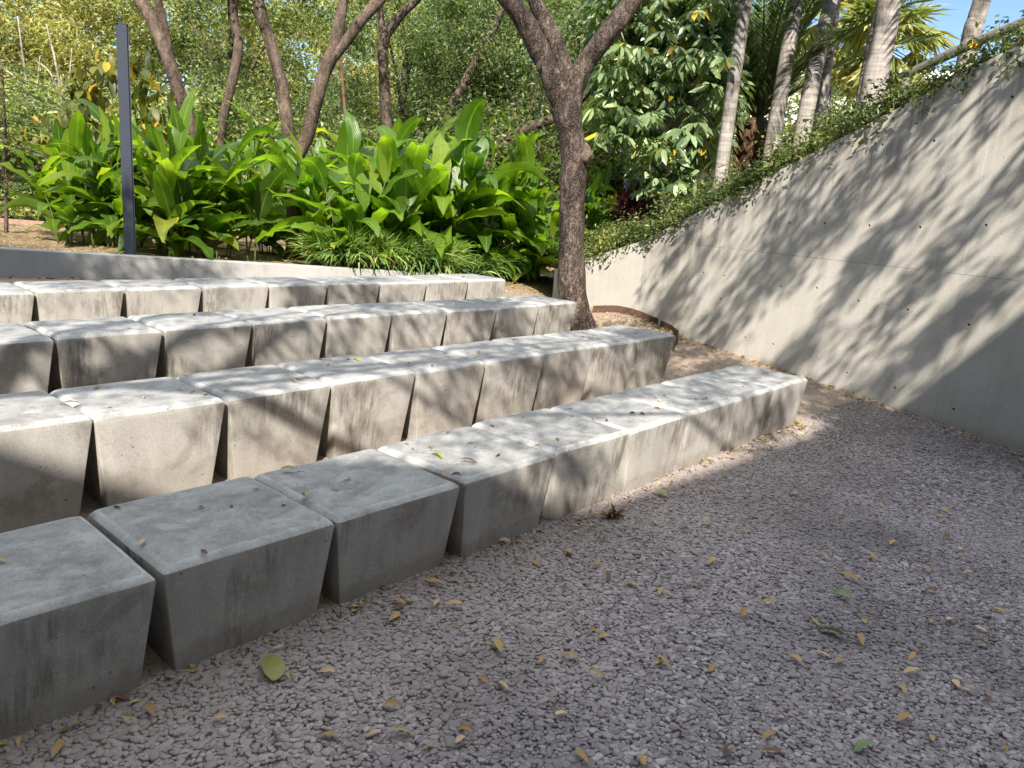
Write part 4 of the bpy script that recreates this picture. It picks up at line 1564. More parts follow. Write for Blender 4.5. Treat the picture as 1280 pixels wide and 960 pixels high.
# ------------------------------------------------------------------ palms
def frond(gl_, gs, base, az, pitch, curve, L, r, n=46, ll=0.42, lw=0.035, droop=0.3):
    t = np.linspace(0, 1, n)
    pit = pitch - curve * t ** 1.5
    x = np.cumsum(np.cos(pit)) * L / n
    z = np.cumsum(np.sin(pit)) * L / n
    h = np.array([math.cos(az), math.sin(az), 0])
    sd = np.array([-math.sin(az), math.cos(az), 0])
    pts = base + x[:, None] * h + z[:, None] * np.array([0, 0, 1])
    gs.tube(pts[::5], np.linspace(0.028, 0.006, len(pts[::5])), 5, 0, 1, False, 2)
    P, dd = [], []
    for i in range(int(n * 0.12), n):
        f = h * math.cos(pit[i]) + np.array([0, 0, math.sin(pit[i])])
        for sg in (1, -1):
            P.append(pts[i])
            dd.append(f * 0.75 + sd * sg * 0.8 + np.array([0, 0, 0.25]) + r.normal(size=3) * 0.07)
    P = np.array(P)
    ln = ll * (0.5 + 0.5 * np.sin(np.linspace(0.3, 2.8, len(P))))
    V, F = leaves_geo(P, ll, lw, r, droop, 1.0, 0.2, False, np.array(dd))
    gl_.add(V, F)


def palm_crown(seed, n=16, L=2.2):
    r = np.random.default_rng(seed)
    a, b = Geo(), Geo()
    for i in range(n):
        frond(a, b, np.zeros(3), i * 2.4 + r.normal() * 0.2, math.radians(r.uniform(0, 70)), r.uniform(0.8, 1.6), L * r.uniform(0.85, 1.1), r, 34)
    return a.mesh('fronds', M['palm_leaf']), b.mesh('frond_ribs', M['ginger_stem'], True)


PC = palm_crown(71)
palms = [((903, 210), [(905, 190), (916, 110), (925, 50), (932, 0), (938, -60)], 9.5, 11.3, 'slender grey palm trunk, leftmost of the palms above the wall'),
         ((962, 200), [(967, 170), (977, 110), (987, 50), (994, 0), (1002, -60)], 11, 12.4, 'grey palm trunk just right of the feather palm'),
         ((1003, 165), [(1008, 140), (1018, 90), (1030, 40), (1040, 0), (1052, -60)], 11.5, 12.2, 'dusky palm trunk, the left one of a close pair'),
         ((1022, 150), [(1024, 135), (1031, 90), (1038, 40), (1043, 0), (1053, -60)], 9.5, 12.9, 'pale palm trunk, the right one of a close pair'),
         ((1078, 130), [(1081, 110), (1090, 60), (1097, 30), (1104, 0), (1115, -50)], 9, 11.6, 'narrow brownish palm trunk tucked behind the thickest one'),
         ((1090, 130), [(1093, 105), (1100, 70), (1106, 40), (1112, 0), (1123, -60)], 17, 10.4, 'thickest pale palm trunk right above the wall top'),
         ((1210, 70), [(1213, 50), (1220, 25), (1226, 5), (1232, -20), (1245, -70)], 12, 10.8, 'short visible palm trunk against the blue sky at right')]
for i, (bp, pts, rad, D, lab) in enumerate(palms):
    b = at(*bp, D)
    zg = float(bank(b[0], b[1]))
    bb = np.array([b[0], b[1], min(zg, b[2] - 0.1)])
    o = empty('palm_tree', tuple(bb), lab, 'palm', 'grey palm trunks above the wall')
    s = D / F_PX
    P = pxline(bb, pts, D)
    first = np.array([P[0][0] - (P[1][0] - P[0][0]) * 0.4, P[0][1], -0.2])
    ext = P[-1] + (P[-1] - P[-2]) * 1.6
    g = Geo()
    P = np.vstack([first, P, ext])
    g.tube(P, np.array([1.15] + [1.05, 1.0, 0.98, 0.95, 0.93] + [0.85]) * rad * s * 0.8, 16, 0.02, i)
    put('trunk', g.mesh('trunk', M['bark_palm'], True), o)
    for part, nm in zip(PC, ('fronds', 'frond_ribs')):
        put(nm, part, o, tuple(P[-1]), i * 1.3)


def feather_palm():
    D = 13.4
    b = at(945, 205, D)
    b[2] = float(bank(b[0], b[1]))
    o = empty('feather_palm', tuple(b), 'feather palm with upright fronds rising from a short shaggy trunk', 'palm')
    r = np.random.default_rng(72)
    top = at(946, 158, D) - b
    g = Geo()
    g.tube([(0, 0, -0.2), top * 0.6, top, top + np.array([0, 0, 0.15])], [0.26, 0.27, 0.24, 0.1], 12, 0.08, 1)
    for k in range(90):   # old leaf bases
        a = r.uniform(0, 6.28)
        t = r.uniform(0.05, 1.0)
        p = top * t + np.array([math.cos(a), math.sin(a), 0]) * 0.24
        q = p + np.array([math.cos(a) * 0.12, math.sin(a) * 0.12, 0.17])
        g.tube([p, q], [0.03, 0.012], 5, 0, 1, True, 1)
    put('trunk', g.mesh('trunk', M['bark_fibre'], True), o)
    a, c = Geo(), Geo()
    for i in range(26):
        frond(a, c, top + np.array([0, 0, 0.1]), i * 2.4 + r.normal() * 0.2, math.radians(np.clip(88 - i * 2.1, 30, 88)), r.uniform(0.25, 0.9), r.uniform(2.3, 3.0), r, 60, 0.36, 0.028, 0.0)
    put('fronds', a.mesh('fronds', M['palm_leaf']), o)
    put('frond_ribs', c.mesh('frond_ribs', M['ginger_stem'], True), o)


feather_palm()


def fan_palm(px, py, D, R, lab, seed, nf=30):
    b = at(px, 200, D)
    b[2] = 0.6
    o = empty('fan_palm', tuple(b), lab, 'palm', 'fan palms beyond the wall')
    r = np.random.default_rng(seed)
    top = at(px, py, D) - b
    g = Geo()
    g.tube([(0, 0, -0.2), top * 0.5, top], [0.17, 0.14, 0.12], 10, 0.03, 1)
    put('trunk', g.mesh('trunk', M['bark_palm'], True), o)
    gl_, gs = Geo(), Geo()
    P, dd = [], []
    for i in range(nf):
        az = i * 2.4
        el = math.radians(r.uniform(-60, 75))
        pd = np.array([math.cos(az) * math.cos(el), math.sin(az) * math.cos(el), math.sin(el)])
        c = top + pd * R * r.uniform(0.4, 0.65)
        gs.tube([top, (top + c) / 2 + np.array([0, 0, 0.05]), c], [0.015, 0.012, 0.008], 5, 0, 1, False, 2)
        up = np.array([0, 0, 1.0])
        sd = norm(np.cross(pd, up))
        for a in np.linspace(-1.9, 1.9, 26):
            P.append(c)
            dd.append(pd * math.cos(a) + sd * math.sin(a) + np.array([0, 0, -0.35]) + r.normal(size=3) * 0.05)
    V, F = leaves_geo(np.array(P), R * 0.5, R * 0.05, r, 0.25, 1.0, 0.2, True, np.array(dd))
    put('fronds', mesh_np('fronds', V, F, M['fan_leaf']), o)
    put('leaf_stalks', gs.mesh('leaf_stalks', M['ginger_stem'], True), o)


fan_palm(1105, 60, 19, 1.5, 'sunlit yellow-green fan palm beside the patch of blue sky', 81, 44)
fan_palm(1040, 30, 22, 1.5, 'fan palm seen between the palm trunks', 82, 30)
fan_palm(860, 20, 15, 1.0, 'fan palm poking out above the umbrella-leaved tree', 83, 24)

# shaggy dark stumps below the umbrella tree, and two grey pipes
for px, py, D, hpx, rad, lab in [(810, 265, 13.6, 60, 0.15, 'dark fibrous palm stump left of the other, under the umbrella tree'), (845, 250, 14.2, 62, 0.14, 'dark fibrous palm stump nearer the wall, under the umbrella tree')]:
    b = at(px, py, D)
    top = at(px + 4, py - hpx, D)
    g = Geo()
    o = empty('palm_stump', (b[0], b[1], b[2] - 0.6), lab, 'stump', 'fibrous palm stumps')
    hh = top[2] - b[2] + 0.6
    g.tube([(0, 0, 0), (0.03, 0, hh * 0.5), (0.06, 0, hh)], [rad * 1.1, rad, rad * 0.9], 12, 0.1, 3)
    r = np.random.default_rng(int(px))
    for k in range(60):
        a = r.uniform(0, 6.28)
        z = r.uniform(0.3, hh)
        p = np.array([math.cos(a) * rad * 0.95, math.sin(a) * rad * 0.95, z])
        g.tube([p, p + np.array([math.cos(a) * 0.05, math.sin(a) * 0.05, 0.13])], [0.02, 0.006], 5, 0, 1, True, 1)
    put('trunk', g.mesh('trunk', M['bark_fibre'], True), o)
for px, lab in ((780, 'shorter grey pipe upright beside the dark stump'), (795, 'taller pale grey pipe upright beside the dark stump')):
    b = at(px, 268, 13.5)
    t = at(px, 212 if px > 785 else 224, 13.5)
    o = empty('grey_pipe', (b[0], b[1], b[2] - 0.5), lab, 'pipe', 'grey pipes by the stumps')
    g = Geo()
    hh = t[2] - b[2] + 0.5
    g.tube([(0, 0, 0), (0, 0, hh)], [0.05, 0.05], 14, 0, 1, True, 1)
    put('shaft', g.mesh('shaft', M['pipe'], True), o)
    g = Geo()
    g.tube([(0, 0, hh - 0.09), (0, 0, hh + 0.01)], [0.06, 0.06], 14, 0, 1, True, 1)
    put('collar', g.mesh('collar', M['pipe'], True), o)

# red-leaved plant
b = at(782, 285, 12.6)
b[2] = Hany(b[0], b[1])
o = empty('red_leaved_plant', tuple(b), 'dark red strap-leaved plant with a pink tip, right of the big trunk', 'plant')
r = np.random.default_rng(91)
g, gs = Geo(), Geo()
for k in range(14):
    p = np.array([r.normal() * 0.22, r.normal() * 0.15, 0])
    hh = r.uniform(0.25, 0.75)
    gs.tube([p + np.array([0, 0, -0.1]), p + np.array([0, 0, hh])], [0.012, 0.01], 5, 0, 1, True, 1)
    for j in range(15):
        blade(g, p + np.array([0, 0, hh - 0.012 * j]), j * 2.4, math.radians(80 - j * 5), r.uniform(0.4, 1.2), r.uniform(0.28, 0.42), 0.05, r, 5, 0.25)
put('foliage', g.mesh('foliage', M['red_leaf'], True, True), o)
put('stems', gs.mesh('stems', M['bark_brown'], True), o)

# ------------------------------------------------------------------ creeper along the top of the wall
def creeper():
    b = wall_pt(2.5)
    o = empty('creeping_hedge', (0, 0, 0), 'small-leaved creeping hedge running along the sloping wall top', 'hedge')
    r = np.random.default_rng(95)
    P = []
    tw = Geo()
    ncl = 620
    for i in range(ncl):
        u = -1.6 + 8.2 * r.uniform()
        if u < 0:
            p = CORNER + (RET_END - CORNER) / np.linalg.norm(RET_END - CORNER) * (-u)
            n = np.array([0.67, 0.74])
            zt = 1.3 + u * 0.37
        else:
            p = wall_pt(u)
            t, n = wall_tan(u)
            n = n * np.sign((p + n)[0] - p[0])
            zt = float(wall_top(u))
        # thick over the lower, far part, sparse towards the viewer
        dens = np.interp(u, [-1.6, 0, 2.3, 3.2, 4.0, 6.5], [1, 1, 0.95, 0.9, 0.75, 0.9])
        if r.uniform() > dens:
            continue
        hmax = (0.55 + 0.6 * r.uniform() ** 2 + 0.35 * math.sin(u * 5.3) * math.sin(u * 2.1 + 1)) * np.interp(u, [-1.6, 0, 1.0, 2.2, 2.9, 3.4, 4.5, 6.5], [0.45, 0.45, 0.45, 0.45, 0.45, 0.2, 0.18, 0.22])
        back = r.uniform(0.1, 1.2) if u < 3 else r.uniform(0.08, 0.4)
        c = np.array([p[0] + n[0] * back, p[1] + n[1] * back, zt + r.uniform(-0.05, hmax) + 0.12 * min(back, 1)])
        if u < 3 and r.uniform() < 0.22:
            c = np.array([p[0] + n[0] * 0.1, p[1] + n[1] * 0.1, zt + r.uniform(-0.02, 0.12)])
        m = int(r.integers(40, 120) * (1.0 if u < 3 else 0.45))
        P.append(c + r.normal(size=(m, 3)) * np.array([0.11, 0.11, 0.075]))
    # sprigs that stick out over the edge and into the sky
    for i in range(70):
        u = r.uniform(2.4, 5.2) if i < 52 else r.uniform(0.2, 2.6)
        p = wall_pt(u)
        t, n = wall_tan(u)
        n = n * np.sign((p + n)[0] - p[0])
        zt = float(wall_top(u))
        s0 = np.array([p[0] + n[0] * 0.2, p[1] + n[1] * 0.2, zt])
        d = np.array([r.normal() * 0.6 - n[0] * 0.15, r.normal() * 0.6, r.uniform(0.5, 1.1) if u > 3.0 else r.uniform(0.0, 0.5)])
        d /= np.linalg.norm(d)
        L = r.uniform(0.18, 0.5)
        pts = [s0, s0 + d * L * 0.5 + r.normal(size=3) * 0.03, s0 + d * L + np.array([0, 0, -0.05])]
        tw.tube(pts, [0.004, 0.003, 0.0015], 4, 0, 1, False, 4)
        for k in range(12):
            q = s0 + d * L * r.uniform(0.25, 1.0) + r.normal(size=3) * 0.025
            P.append(q[None])
    # strands that trail over the face of the wall
    for i in range(26):
        u = r.uniform(-0.2, 5.5)
        p = wall_pt(max(u, 0.05))
        t, n = wall_tan(max(u, 0.05))
        n = n * np.sign((p + n)[0] - p[0])
        zt = float(wall_top(max(u, 0.05)))
        L = r.uniform(0.06, 0.26)
        side = r.normal() * 0.06
        pts = [np.array([*(p + n * 0.12), zt + 0.05]), np.array([*(p - n * 0.02), zt + 0.03]), np.array([*(p - n * 0.04 + t * side), zt - L])]
        tw.tube(pts, [0.003, 0.003, 0.0015], 4, 0, 1, False, 4)
        for k in range(int(6 + L * 40)):
            f = r.uniform()
            P.append((pts[1] * (1 - f) + pts[2] * f - np.array([n[0], n[1], 0]) * 0.01 + r.normal(size=3) * 0.015)[None])
    # a low drape of stems
    for i in range(60):
        u = r.uniform(0, 6)
        p = wall_pt(u)
        p2 = wall_pt(u + r.uniform(0.3, 0.9))
        t, n = wall_tan(u)
        n = n * np.sign((p + n)[0] - p[0])
        a = np.array([*(p + n * 0.3), float(wall_top(u)) + 0.05])
        c = np.array([*(p2 + n * 0.25), float(wall_top(u + 0.6)) + 0.1])
        tw.tube([a, (a + c) / 2 + np.array([0, 0, 0.08]) + r.normal(size=3) * 0.05, c], [0.006, 0.006, 0.004], 5, 0, 1, False, 4)
    P = np.concatenate(P)
    V, F = leaves_geo(P, 0.06 * r.uniform(0.6, 1.3, len(P)), 0.032 * r.uniform(0.7, 1.2, len(P)), r, 0.15, 0.7)
    put('foliage', mesh_np('foliage', V, F, M['creeper']), o)
    put('stems', tw.mesh('stems', M['bark_brown'], True), o)
    fl = Geo()
    for px, py in ((1208, 55), (1214, 57), (1206, 58)):
        u, z = wall_hit(px, py)
        p = wall_pt(u)
        t, n = wall_tan(u)
        n = n * np.sign((p + n)[0] - p[0])
        c = np.array([*(p + n * 0.1), z + 0.02])
        V, F = leaves_geo(np.repeat(c[None], 7, 0), 0.04, 0.025, r, 0, 1.0)
        fl.add(V, F)
    put('flowers', fl.mesh('flowers', M['flower']), o)
    print('creeper leaves', len(P))


creeper()

# weathered grey rail above the creeper
a, c = at(1128, 96, 9.0), at(1300, 20, 7.9)
o = empty('timber_rail', tuple(a), 'weathered grey timber rail rising above the creeper at top right', 'rail')
g = Geo()
e = c - a
g.tube([np.zeros(3), e * 0.5 + np.array([0, 0, 0.02]), e, e * 1.6], [0.05, 0.048, 0.05, 0.05], 12, 0.05, 3)
put('rail', g.mesh('rail', M['rail'], True), o)
for t in (0.05, 0.9):
    g = Geo()
    p = e * t
    g.tube([p + np.array([0, 0, -0.04]), p + np.array([0, 0, -0.9])], [0.045, 0.05], 10, 0.04, 5)
    put('support', g.mesh('support', M['rail'], True), o)

# white building glimpsed beyond the palms
b = at(1080, 92, 30)
o = empty('white_building', (b[0], b[1], 0.6), 'white flat-roofed building glimpsed between the palm trunks', 'building')
g = Geo()
g.box((-7, 0.6, -0.6), (7, 5, b[2] - 0.6 - 0.25))
put('wall', g.mesh('wall', M['white']), o)
g = Geo()
g.box((-3.6, 0, b[2] - 0.6 - 0.24), (3.8, 5.5, b[2] - 0.6 + 0.3))
put('roof_slab', g.mesh('roof_slab', M['white']), o)

# ------------------------------------------------------------------ fallen leaves: every one its own object
def leaf_obj_mesh(seed, L, Wd, mat, curl, kind):
    r = np.random.default_rng(seed)
    g = Geo()
    blade(g, np.array([-L / 2, 0, 0.006]), 0.0, curl * 0.5, curl, L, Wd, r, 6, 0.25 if kind != 'flat' else 0.06, 0.05)
    me = g.mesh('fallen_leaf', mat, True, True)
    return me


LM = {}
for nm, mat in (('yellow', M['dry_yellow']), ('tan', M['dry_tan']), ('brown', M['dry_brown'])):
    LM[nm] = [leaf_obj_mesh(10 + k, L, Wd, mat, c, 'x') for k, (L, Wd, c) in enumerate([(0.062, 0.02, 0.5), (0.075, 0.022, 0.9), (0.052, 0.021, 0.2), (0.058, 0.017, 1.3), (0.046, 0.02, 0.6)])]
LM['green'] = [leaf_obj_mesh(30, 0.125, 0.05, M['fresh_green'], 0.5, 'x'), leaf_obj_mesh(31, 0.1, 0.045, M['fresh_green'], 1.3, 'x')]
LM['olive'] = [leaf_obj_mesh(33, 0.13, 0.075, M['olive'], 0.35, 'x'), leaf_obj_mesh(34, 0.09, 0.035, M['olive'], 0.9, 'x')]
LM['black'] = [leaf_obj_mesh(36, 0.03, 0.014, M['dry_black'], 1.2, 'x'), leaf_obj_mesh(37, 0.022, 0.012, M['dry_black'], 0.6, 'x')]
rl = np.random.default_rng(99)
LABEL = {'yellow': 'small dry yellow leaf lying on the grey gravel', 'tan': 'pale tan dry leaf lying on the grey gravel', 'brown': 'dark brown curled leaf lying on the grey gravel'}


def drop(kind, px, py, label=None, group=None, sc=1.0, surf=None, rot=None, var=None):
    ms = LM[kind]
    me = ms[int(rl.integers(len(ms))) if var is None else var]
    if surf is None:
        P = on_ground(px, py)
        P[2] += 0.012
    else:
        k, i = surf
        c, zt, dr, bk = block_frames[(k, i)]
        d = ray(px, py)
        t = (zt - EYE) / d[2]
        P = d * t
        P[2] = zt
    o = put('fallen_leaf', me, None, tuple(P), float(rl.uniform(0, 6.28)) if rot is None else rot, sc)
    o.rotation_euler[0] = rl.normal() * 0.18
    o.rotation_euler[1] = rl.normal() * 0.18
    tag(o, label or LABEL[kind], 'leaf', group or {'yellow': 'dry yellow leaves scattered on the gravel', 'tan': 'pale tan leaves scattered on the gravel', 'brown': 'brown leaves scattered on the gravel'}.get(kind))
    return o


drop('olive', 340, 840, 'large olive-green heart-shaped leaf on the gravel near the front blocks', 'green leaves on the gravel', 1.05, rot=2.0, var=0)
drop('green', 1040, 796, 'fresh green leaf lying flat right of centre on the gravel', 'green leaves on the gravel', 1.0, rot=2.6, var=0)
drop('green', 1052, 748, 'half-folded green leaf with a brown edge, farther up the gravel', 'green leaves on the gravel', 0.9, rot=2.4, var=1)
drop('green', 1082, 941, 'pale green curled leaf at the bottom edge of the gravel', 'green leaves on the gravel', 0.9, rot=0.3, var=1)
drop('olive', 826, 621, 'olive leaf beside the sunlit strip below the front row', 'green leaves on the gravel', 0.9, rot=2.7, var=1)
spots = [(620, 812, 'yellow'), (713, 827, 'yellow'), (676, 830, 'yellow'), (888, 706, 'yellow'), (825, 743, 'yellow'), (822, 831, 'yellow'), (745, 850, 'tan'), (696, 880, 'yellow'), (700, 898, 'tan'), (755, 800, 'yellow'), (738, 792, 'yellow'),
         (570, 785, 'yellow'), (545, 760, 'tan'), (542, 732, 'yellow'), (492, 776, 'yellow'), (497, 757, 'yellow'), (566, 760, 'tan'), (410, 845, 'tan'), (362, 852, 'tan'), (188, 893, 'yellow'), (150, 877, 'brown'), (72, 943, 'yellow'),
         (276, 905, 'tan'), (402, 919, 'yellow'), (410, 925, 'yellow'), (492, 890, 'yellow'), (582, 921, 'yellow'), (500, 922, 'yellow'), (728, 953, 'yellow'), (800, 956, 'yellow'), (905, 945, 'brown'), (1128, 905, 'yellow'),
         (995, 829, 'yellow'), (1048, 832, 'yellow'), (1028, 822, 'tan'), (890, 842, 'yellow'), (826, 832, 'yellow'), (1076, 806, 'yellow'), (1080, 780, 'yellow'), (1162, 781, 'yellow'), (1248, 767, 'yellow'), (1222, 809, 'yellow'), (1205, 865, 'yellow'), (1195, 860, 'tan'),
         (1140, 845, 'tan'), (1128, 868, 'yellow'), (1252, 939, 'yellow'), (975, 901, 'tan'), (960, 925, 'yellow'), (965, 945, 'brown'), (1162, 742, 'brown'), (1158, 716, 'yellow'), (1025, 696, 'yellow'), (1090, 700, 'yellow'), (995, 700, 'tan'),
         (972, 733, 'brown'), (960, 757, 'yellow'), (860, 752, 'brown'), (870, 735, 'brown'), (930, 772, 'yellow'), (1060, 725, 'yellow'), (1115, 682, 'yellow'), (1148, 626, 'yellow'), (1186, 649, 'yellow'), (1095, 654, 'yellow'), (1054, 646, 'tan'), (1030, 622, 'yellow'),
         (932, 630, 'brown'), (958, 655, 'brown'), (884, 659, 'yellow'), (855, 665, 'brown'), (985, 643, 'yellow'), (994, 621, 'yellow'), (890, 614, 'yellow'), (755, 675, 'brown'), (712, 693, 'yellow'), (670, 707, 'yellow'), (629, 680, 'tan'), (650, 680, 'yellow'), (748, 708, 'yellow'), (760, 724, 'brown'), (785, 733, 'yellow'), (792, 735, 'yellow'), (1225, 790, 'tan'), (1250, 700, 'yellow'), (1200, 690, 'tan'), (1180, 640, 'yellow'), (1210, 720, 'tan')]
for px, py, kd in spots:
    drop(kd, px, py, sc=float(rl.uniform(0.9, 1.4)))
for i in range(42):
    py = 590 + 360 * rl.uniform() ** 1.1
    px = rl.uniform(560, 1275) if py < 760 else rl.uniform(60, 1275)
    if py < 700 - (px - 560) * 0.28 + 20:
        continue
    if py < 935 - px * 0.40:
        continue
    drop(['yellow', 'yellow', 'tan', 'brown'][int(rl.integers(4))], px, py, sc=float(rl.uniform(0.6, 1.2)))

# leaves on the seat tops
on_top = [('olive', 545, 571, 0, 5, 'olive leaf in the leaf cluster on the front row', 1, 1.1), ('brown', 584, 579, 0, 5, 'dark brown curled leaf in the leaf cluster on the front row', 1, 1.2), ('brown', 571, 597, 0, 6, 'rolled brown leaf stuck in the joint of the front row', 3, 1.0),
          ('yellow', 556, 594, 0, 6, 'yellow leaf bridging the joint below the leaf cluster', 2, 1.0), ('tan', 622, 571, 0, 5, 'single greenish-tan leaf right of the leaf cluster', 1, 1.0), ('yellow', 538, 560, 0, 5, 'small yellow leaf behind the leaf cluster', 4, 0.9),
          ('yellow', 587, 554, 0, 5, 'tiny upright yellow leaf at the back of the cluster block', 4, 0.7), ('brown', 615, 533, 0, 4, 'reddish brown leaf at the back of the sunlit front block', 2, 0.8), ('tan', 673, 556, 0, 4, 'yellow-brown leaf by the front joint of the sunlit block', 4, 0.9),
          ('brown', 697, 551, 0, 4, 'curled brown leaf near the front lip of the sunlit block', 0, 0.9), ('yellow', 653, 522, 0, 4, 'small yellow leaf at the back edge of the sunlit block', 4, 0.7), ('black', 790, 519, 0, 3, 'black leaf scrap with a partner on the front row', 0, 1.4), ('black', 802, 519, 0, 3, 'black curled leaf scrap right of its partner', 1, 1.6),
          ('brown', 758, 526, 0, 3, 'flat brown leaf left of the black scraps', 4, 0.9), ('tan', 741, 523, 0, 3, 'pale leaf fragment at the back left of the black scraps', 4, 0.7), ('brown', 877, 499, 0, 2, 'brown leaf fragment, third block from the right end', 4, 0.8), ('brown', 929, 484, 0, 1, 'brown leaf fragment, second block from the right end', 4, 0.7),
          ('yellow', 362, 588, 0, 6, 'yellow-green leaf at the back edge of the shaded front block', 1, 1.0), ('tan', 375, 594, 0, 6, 'thin pale leaf beside the yellow-green one', 3, 0.9), ('yellow', 432, 599, 0, 6, 'slim yellow leaf in the middle of a shaded block top', 1, 0.8), ('yellow', 382, 622, 0, 7, 'long tan leaf lying across a shaded joint', 1, 1.1),
          ('tan', 391, 634, 0, 7, 'pale leaf curled into a shaded joint', 1, 0.9), ('yellow', 354, 632, 0, 7, 'short yellow leaf near the corner of a shaded top', 4, 0.8), ('black', 320, 613, 0, 7, 'black speck of leaf on the shaded top, right one', 1, 1.0), ('black', 252, 636, 0, 7, 'black leaf scrap in the middle of the shaded top', 0, 0.8), ('brown', 256, 691, 0, 7, 'dark split leaf near the front lip of the shaded top', 2, 0.7),
          ('tan', 178, 679, 0, 7, 'tan leaf scrap at the left edge of the shaded top', 4, 0.8), ('yellow', 146, 634, 0, 7, 'yellow leaf tip on the back left corner of the shaded top', 2, 0.9), ('yellow', 3, 702, 0, 8, 'yellow leaf at the left edge on the nearest block', 4, 0.8),
          ('yellow', 50, 511, 1, 8, 'upright golden leaf on the second row at the left', 2, 0.9), ('brown', 88, 507, 1, 8, 'tan curled leaf bridging the joint of the second row at the left', 1, 1.2), ('yellow', 122, 485, 1, 7, 'thin yellow leaf on the back edge of the second row', 1, 1.0), ('yellow', 241, 490, 1, 7, 'small orange leaf on the sunlit joint of the second row', 4, 0.8),
          ('yellow', 257, 493, 1, 7, 'bright yellow-green leaf on the sunlit joint of the second row', 2, 0.9), ('yellow', 284, 489, 1, 6, 'small yellow leaf right of the sunlit joint', 4, 0.7), ('olive', 448, 451, 1, 5, 'curled olive leaf on the second row', 1, 1.0), ('brown', 420, 465, 1, 5, 'rust-brown leaf on the second row, nearer the lip', 2, 0.9),
          ('brown', 540, 457, 1, 4, 'flat dark leaf on the second row', 4, 0.8), ('tan', 510, 456, 1, 4, 'thin pale leaf on the second row', 3, 0.8), ('yellow', 748, 424, 1, 1, 'yellow-green leaf near the right end of the second row', 2, 1.0), ('brown', 795, 418, 1, 0, 'small brown leaf on the last block of the second row', 4, 0.8),
          ('brown', 243, 395, 2, 6, 'brown leaf at the back of the third row', 4, 1.0), ('tan', 257, 397, 2, 6, 'dark-edged tan leaf on the third row', 3, 0.8), ('brown', 465, 384, 2, 3, 'small brown leaf on the shaded third row', 4, 0.8), ('yellow', 24, 386, 2, 8, 'yellow leaf bit on the third row at the left edge', 4, 0.7)]
for kd, px, py, k, i, lab, var, sc in on_top:
    drop(kd, px, py, lab, 'leaves fallen on the seat blocks', sc, (k, i), var=min(var, len(LM[kd]) - 1))

# a thin scatter of more scraps on the seat tops
TOPLAB = {'yellow': 'small dry yellow scrap of leaf on a seat block top', 'tan': 'pale tan scrap of leaf on a seat block top', 'brown': 'small brown scrap of leaf on a seat block top'}
for n_ in range(56):
    k = int(rl.choice([0, 0, 1, 1, 2, 3]))
    i = int(rl.integers(0, 8))
    if k == 0 and rl.random() < 0.5:
        i = int(rl.choice([3, 4, 5, 6]))
    c, zt, dr, bk = block_frames[(k, i)]
    kd = ['yellow', 'tan', 'brown', 'brown'][int(rl.integers(4))]
    P = c + dr * rl.uniform(-0.28, 0.28) + bk * rl.uniform(-0.24, 0.24)
    o = put('fallen_leaf', LM[kd][int(rl.integers(5))], None, (P[0], P[1], zt), float(rl.uniform(0, 6.28)), float(rl.uniform(0.4, 0.95)))
    o.rotation_euler[0] = rl.normal() * 0.2
    tag(o, TOPLAB[kd], 'leaf', f'{kd} leaf scraps strewn over the seat tops')

# dry weed tuft by the front row
P = on_ground(768, 648)
g = Geo()
r = np.random.default_rng(5)
for k in range(16):
    blade(g, np.array([r.normal() * 0.03, r.normal() * 0.02, 0.0]), r.uniform(0, 6.28), math.radians(r.uniform(35, 85)), r.uniform(0.3, 1.6), r.uniform(0.06, 0.11), r.uniform(0.012, 0.024), r, 4, 0.3, 0.08)
tag(put('dry_weed', g.mesh('dry_weed', M['dry_brown'], True, True), None, tuple(P)), 'withered reddish-brown weed tuft by the sunlit front block', 'weed')

# ------------------------------------------------------------------ what casts the shade: a building and unseen trees around the viewer
def lifted(x, y, h):
    k = h / -SUN[2]
    return np.array([x - SUN[0] * k, y - SUN[1] * k])


def building():
    """its roof edge throws the straight shade line across the gravel"""
    Hh = 8.0
    edge = [(-14.0, 2.85), (-2.1, 3.67), (-0.5, 3.86), (0.22, 3.86), (0.5, 4.0), (4.9, 8.42)]
    pts = [lifted(x, y, Hh) for x, y in edge]
    o = empty('building', (0, -4, 0), 'plain grey building standing close behind the viewer', 'building')
    org = np.array([0, -4, 0])
    g = Geo()
    base = np.array([*pts[0], 0])
    n = len(pts)
    ring = list(pts) + [np.array([pts[-1][0] + 6, pts[-1][1] - 3]), np.array([pts[-1][0] + 4, -14]), np.array([pts[0][0], -14])]
    V = [(p[0], p[1] + 4, -0.8) for p in ring] + [(p[0], p[1] + 4, Hh) for p in ring]
    m = len(ring)
    me = bpy.data.meshes.new('wall')
    me.from_pydata(V, [], [(i, (i + 1) % m, (i + 1) % m + m, i + m) for i in range(m)] + [tuple(range(m, 2 * m))])
    me.update()
    me.materials.append(M['facade'])
    put('wall', me, o)
    for k in range(6):
        t = k / 5
        p = np.array([*(pts[4] * (1 - t) + pts[5] * t), 0])
        d = (pts[5] - pts[4]) / np.linalg.norm(pts[5] - pts[4])
        nrm = np.array([-d[1], d[0]])
        g = Geo()
        q = p[:2] + nrm * 0.03
        W2 = 0.3
        V = []
        for z in (2.6, 4.4):
            for s_ in (-W2, W2):
                for off in (0.0, 0.05):
                    V.append((q[0] + d[0] * s_ + nrm[0] * off, q[1] + 4 + d[1] * s_ + nrm[1] * off, z))
        g.add(V, [[(0, 1, 3, 2), (4, 6, 7, 5), (0, 4, 5, 1), (2, 3, 7, 6), (1, 5, 7, 3), (0, 2, 6, 4)]])
        put('window', g.mesh('window', M['steel']), o)


M['facade'] = plainmat('facade', (0.19, 0.15, 0.115), 0.9, 0.2, 0.0, 3, 0.2)
building()


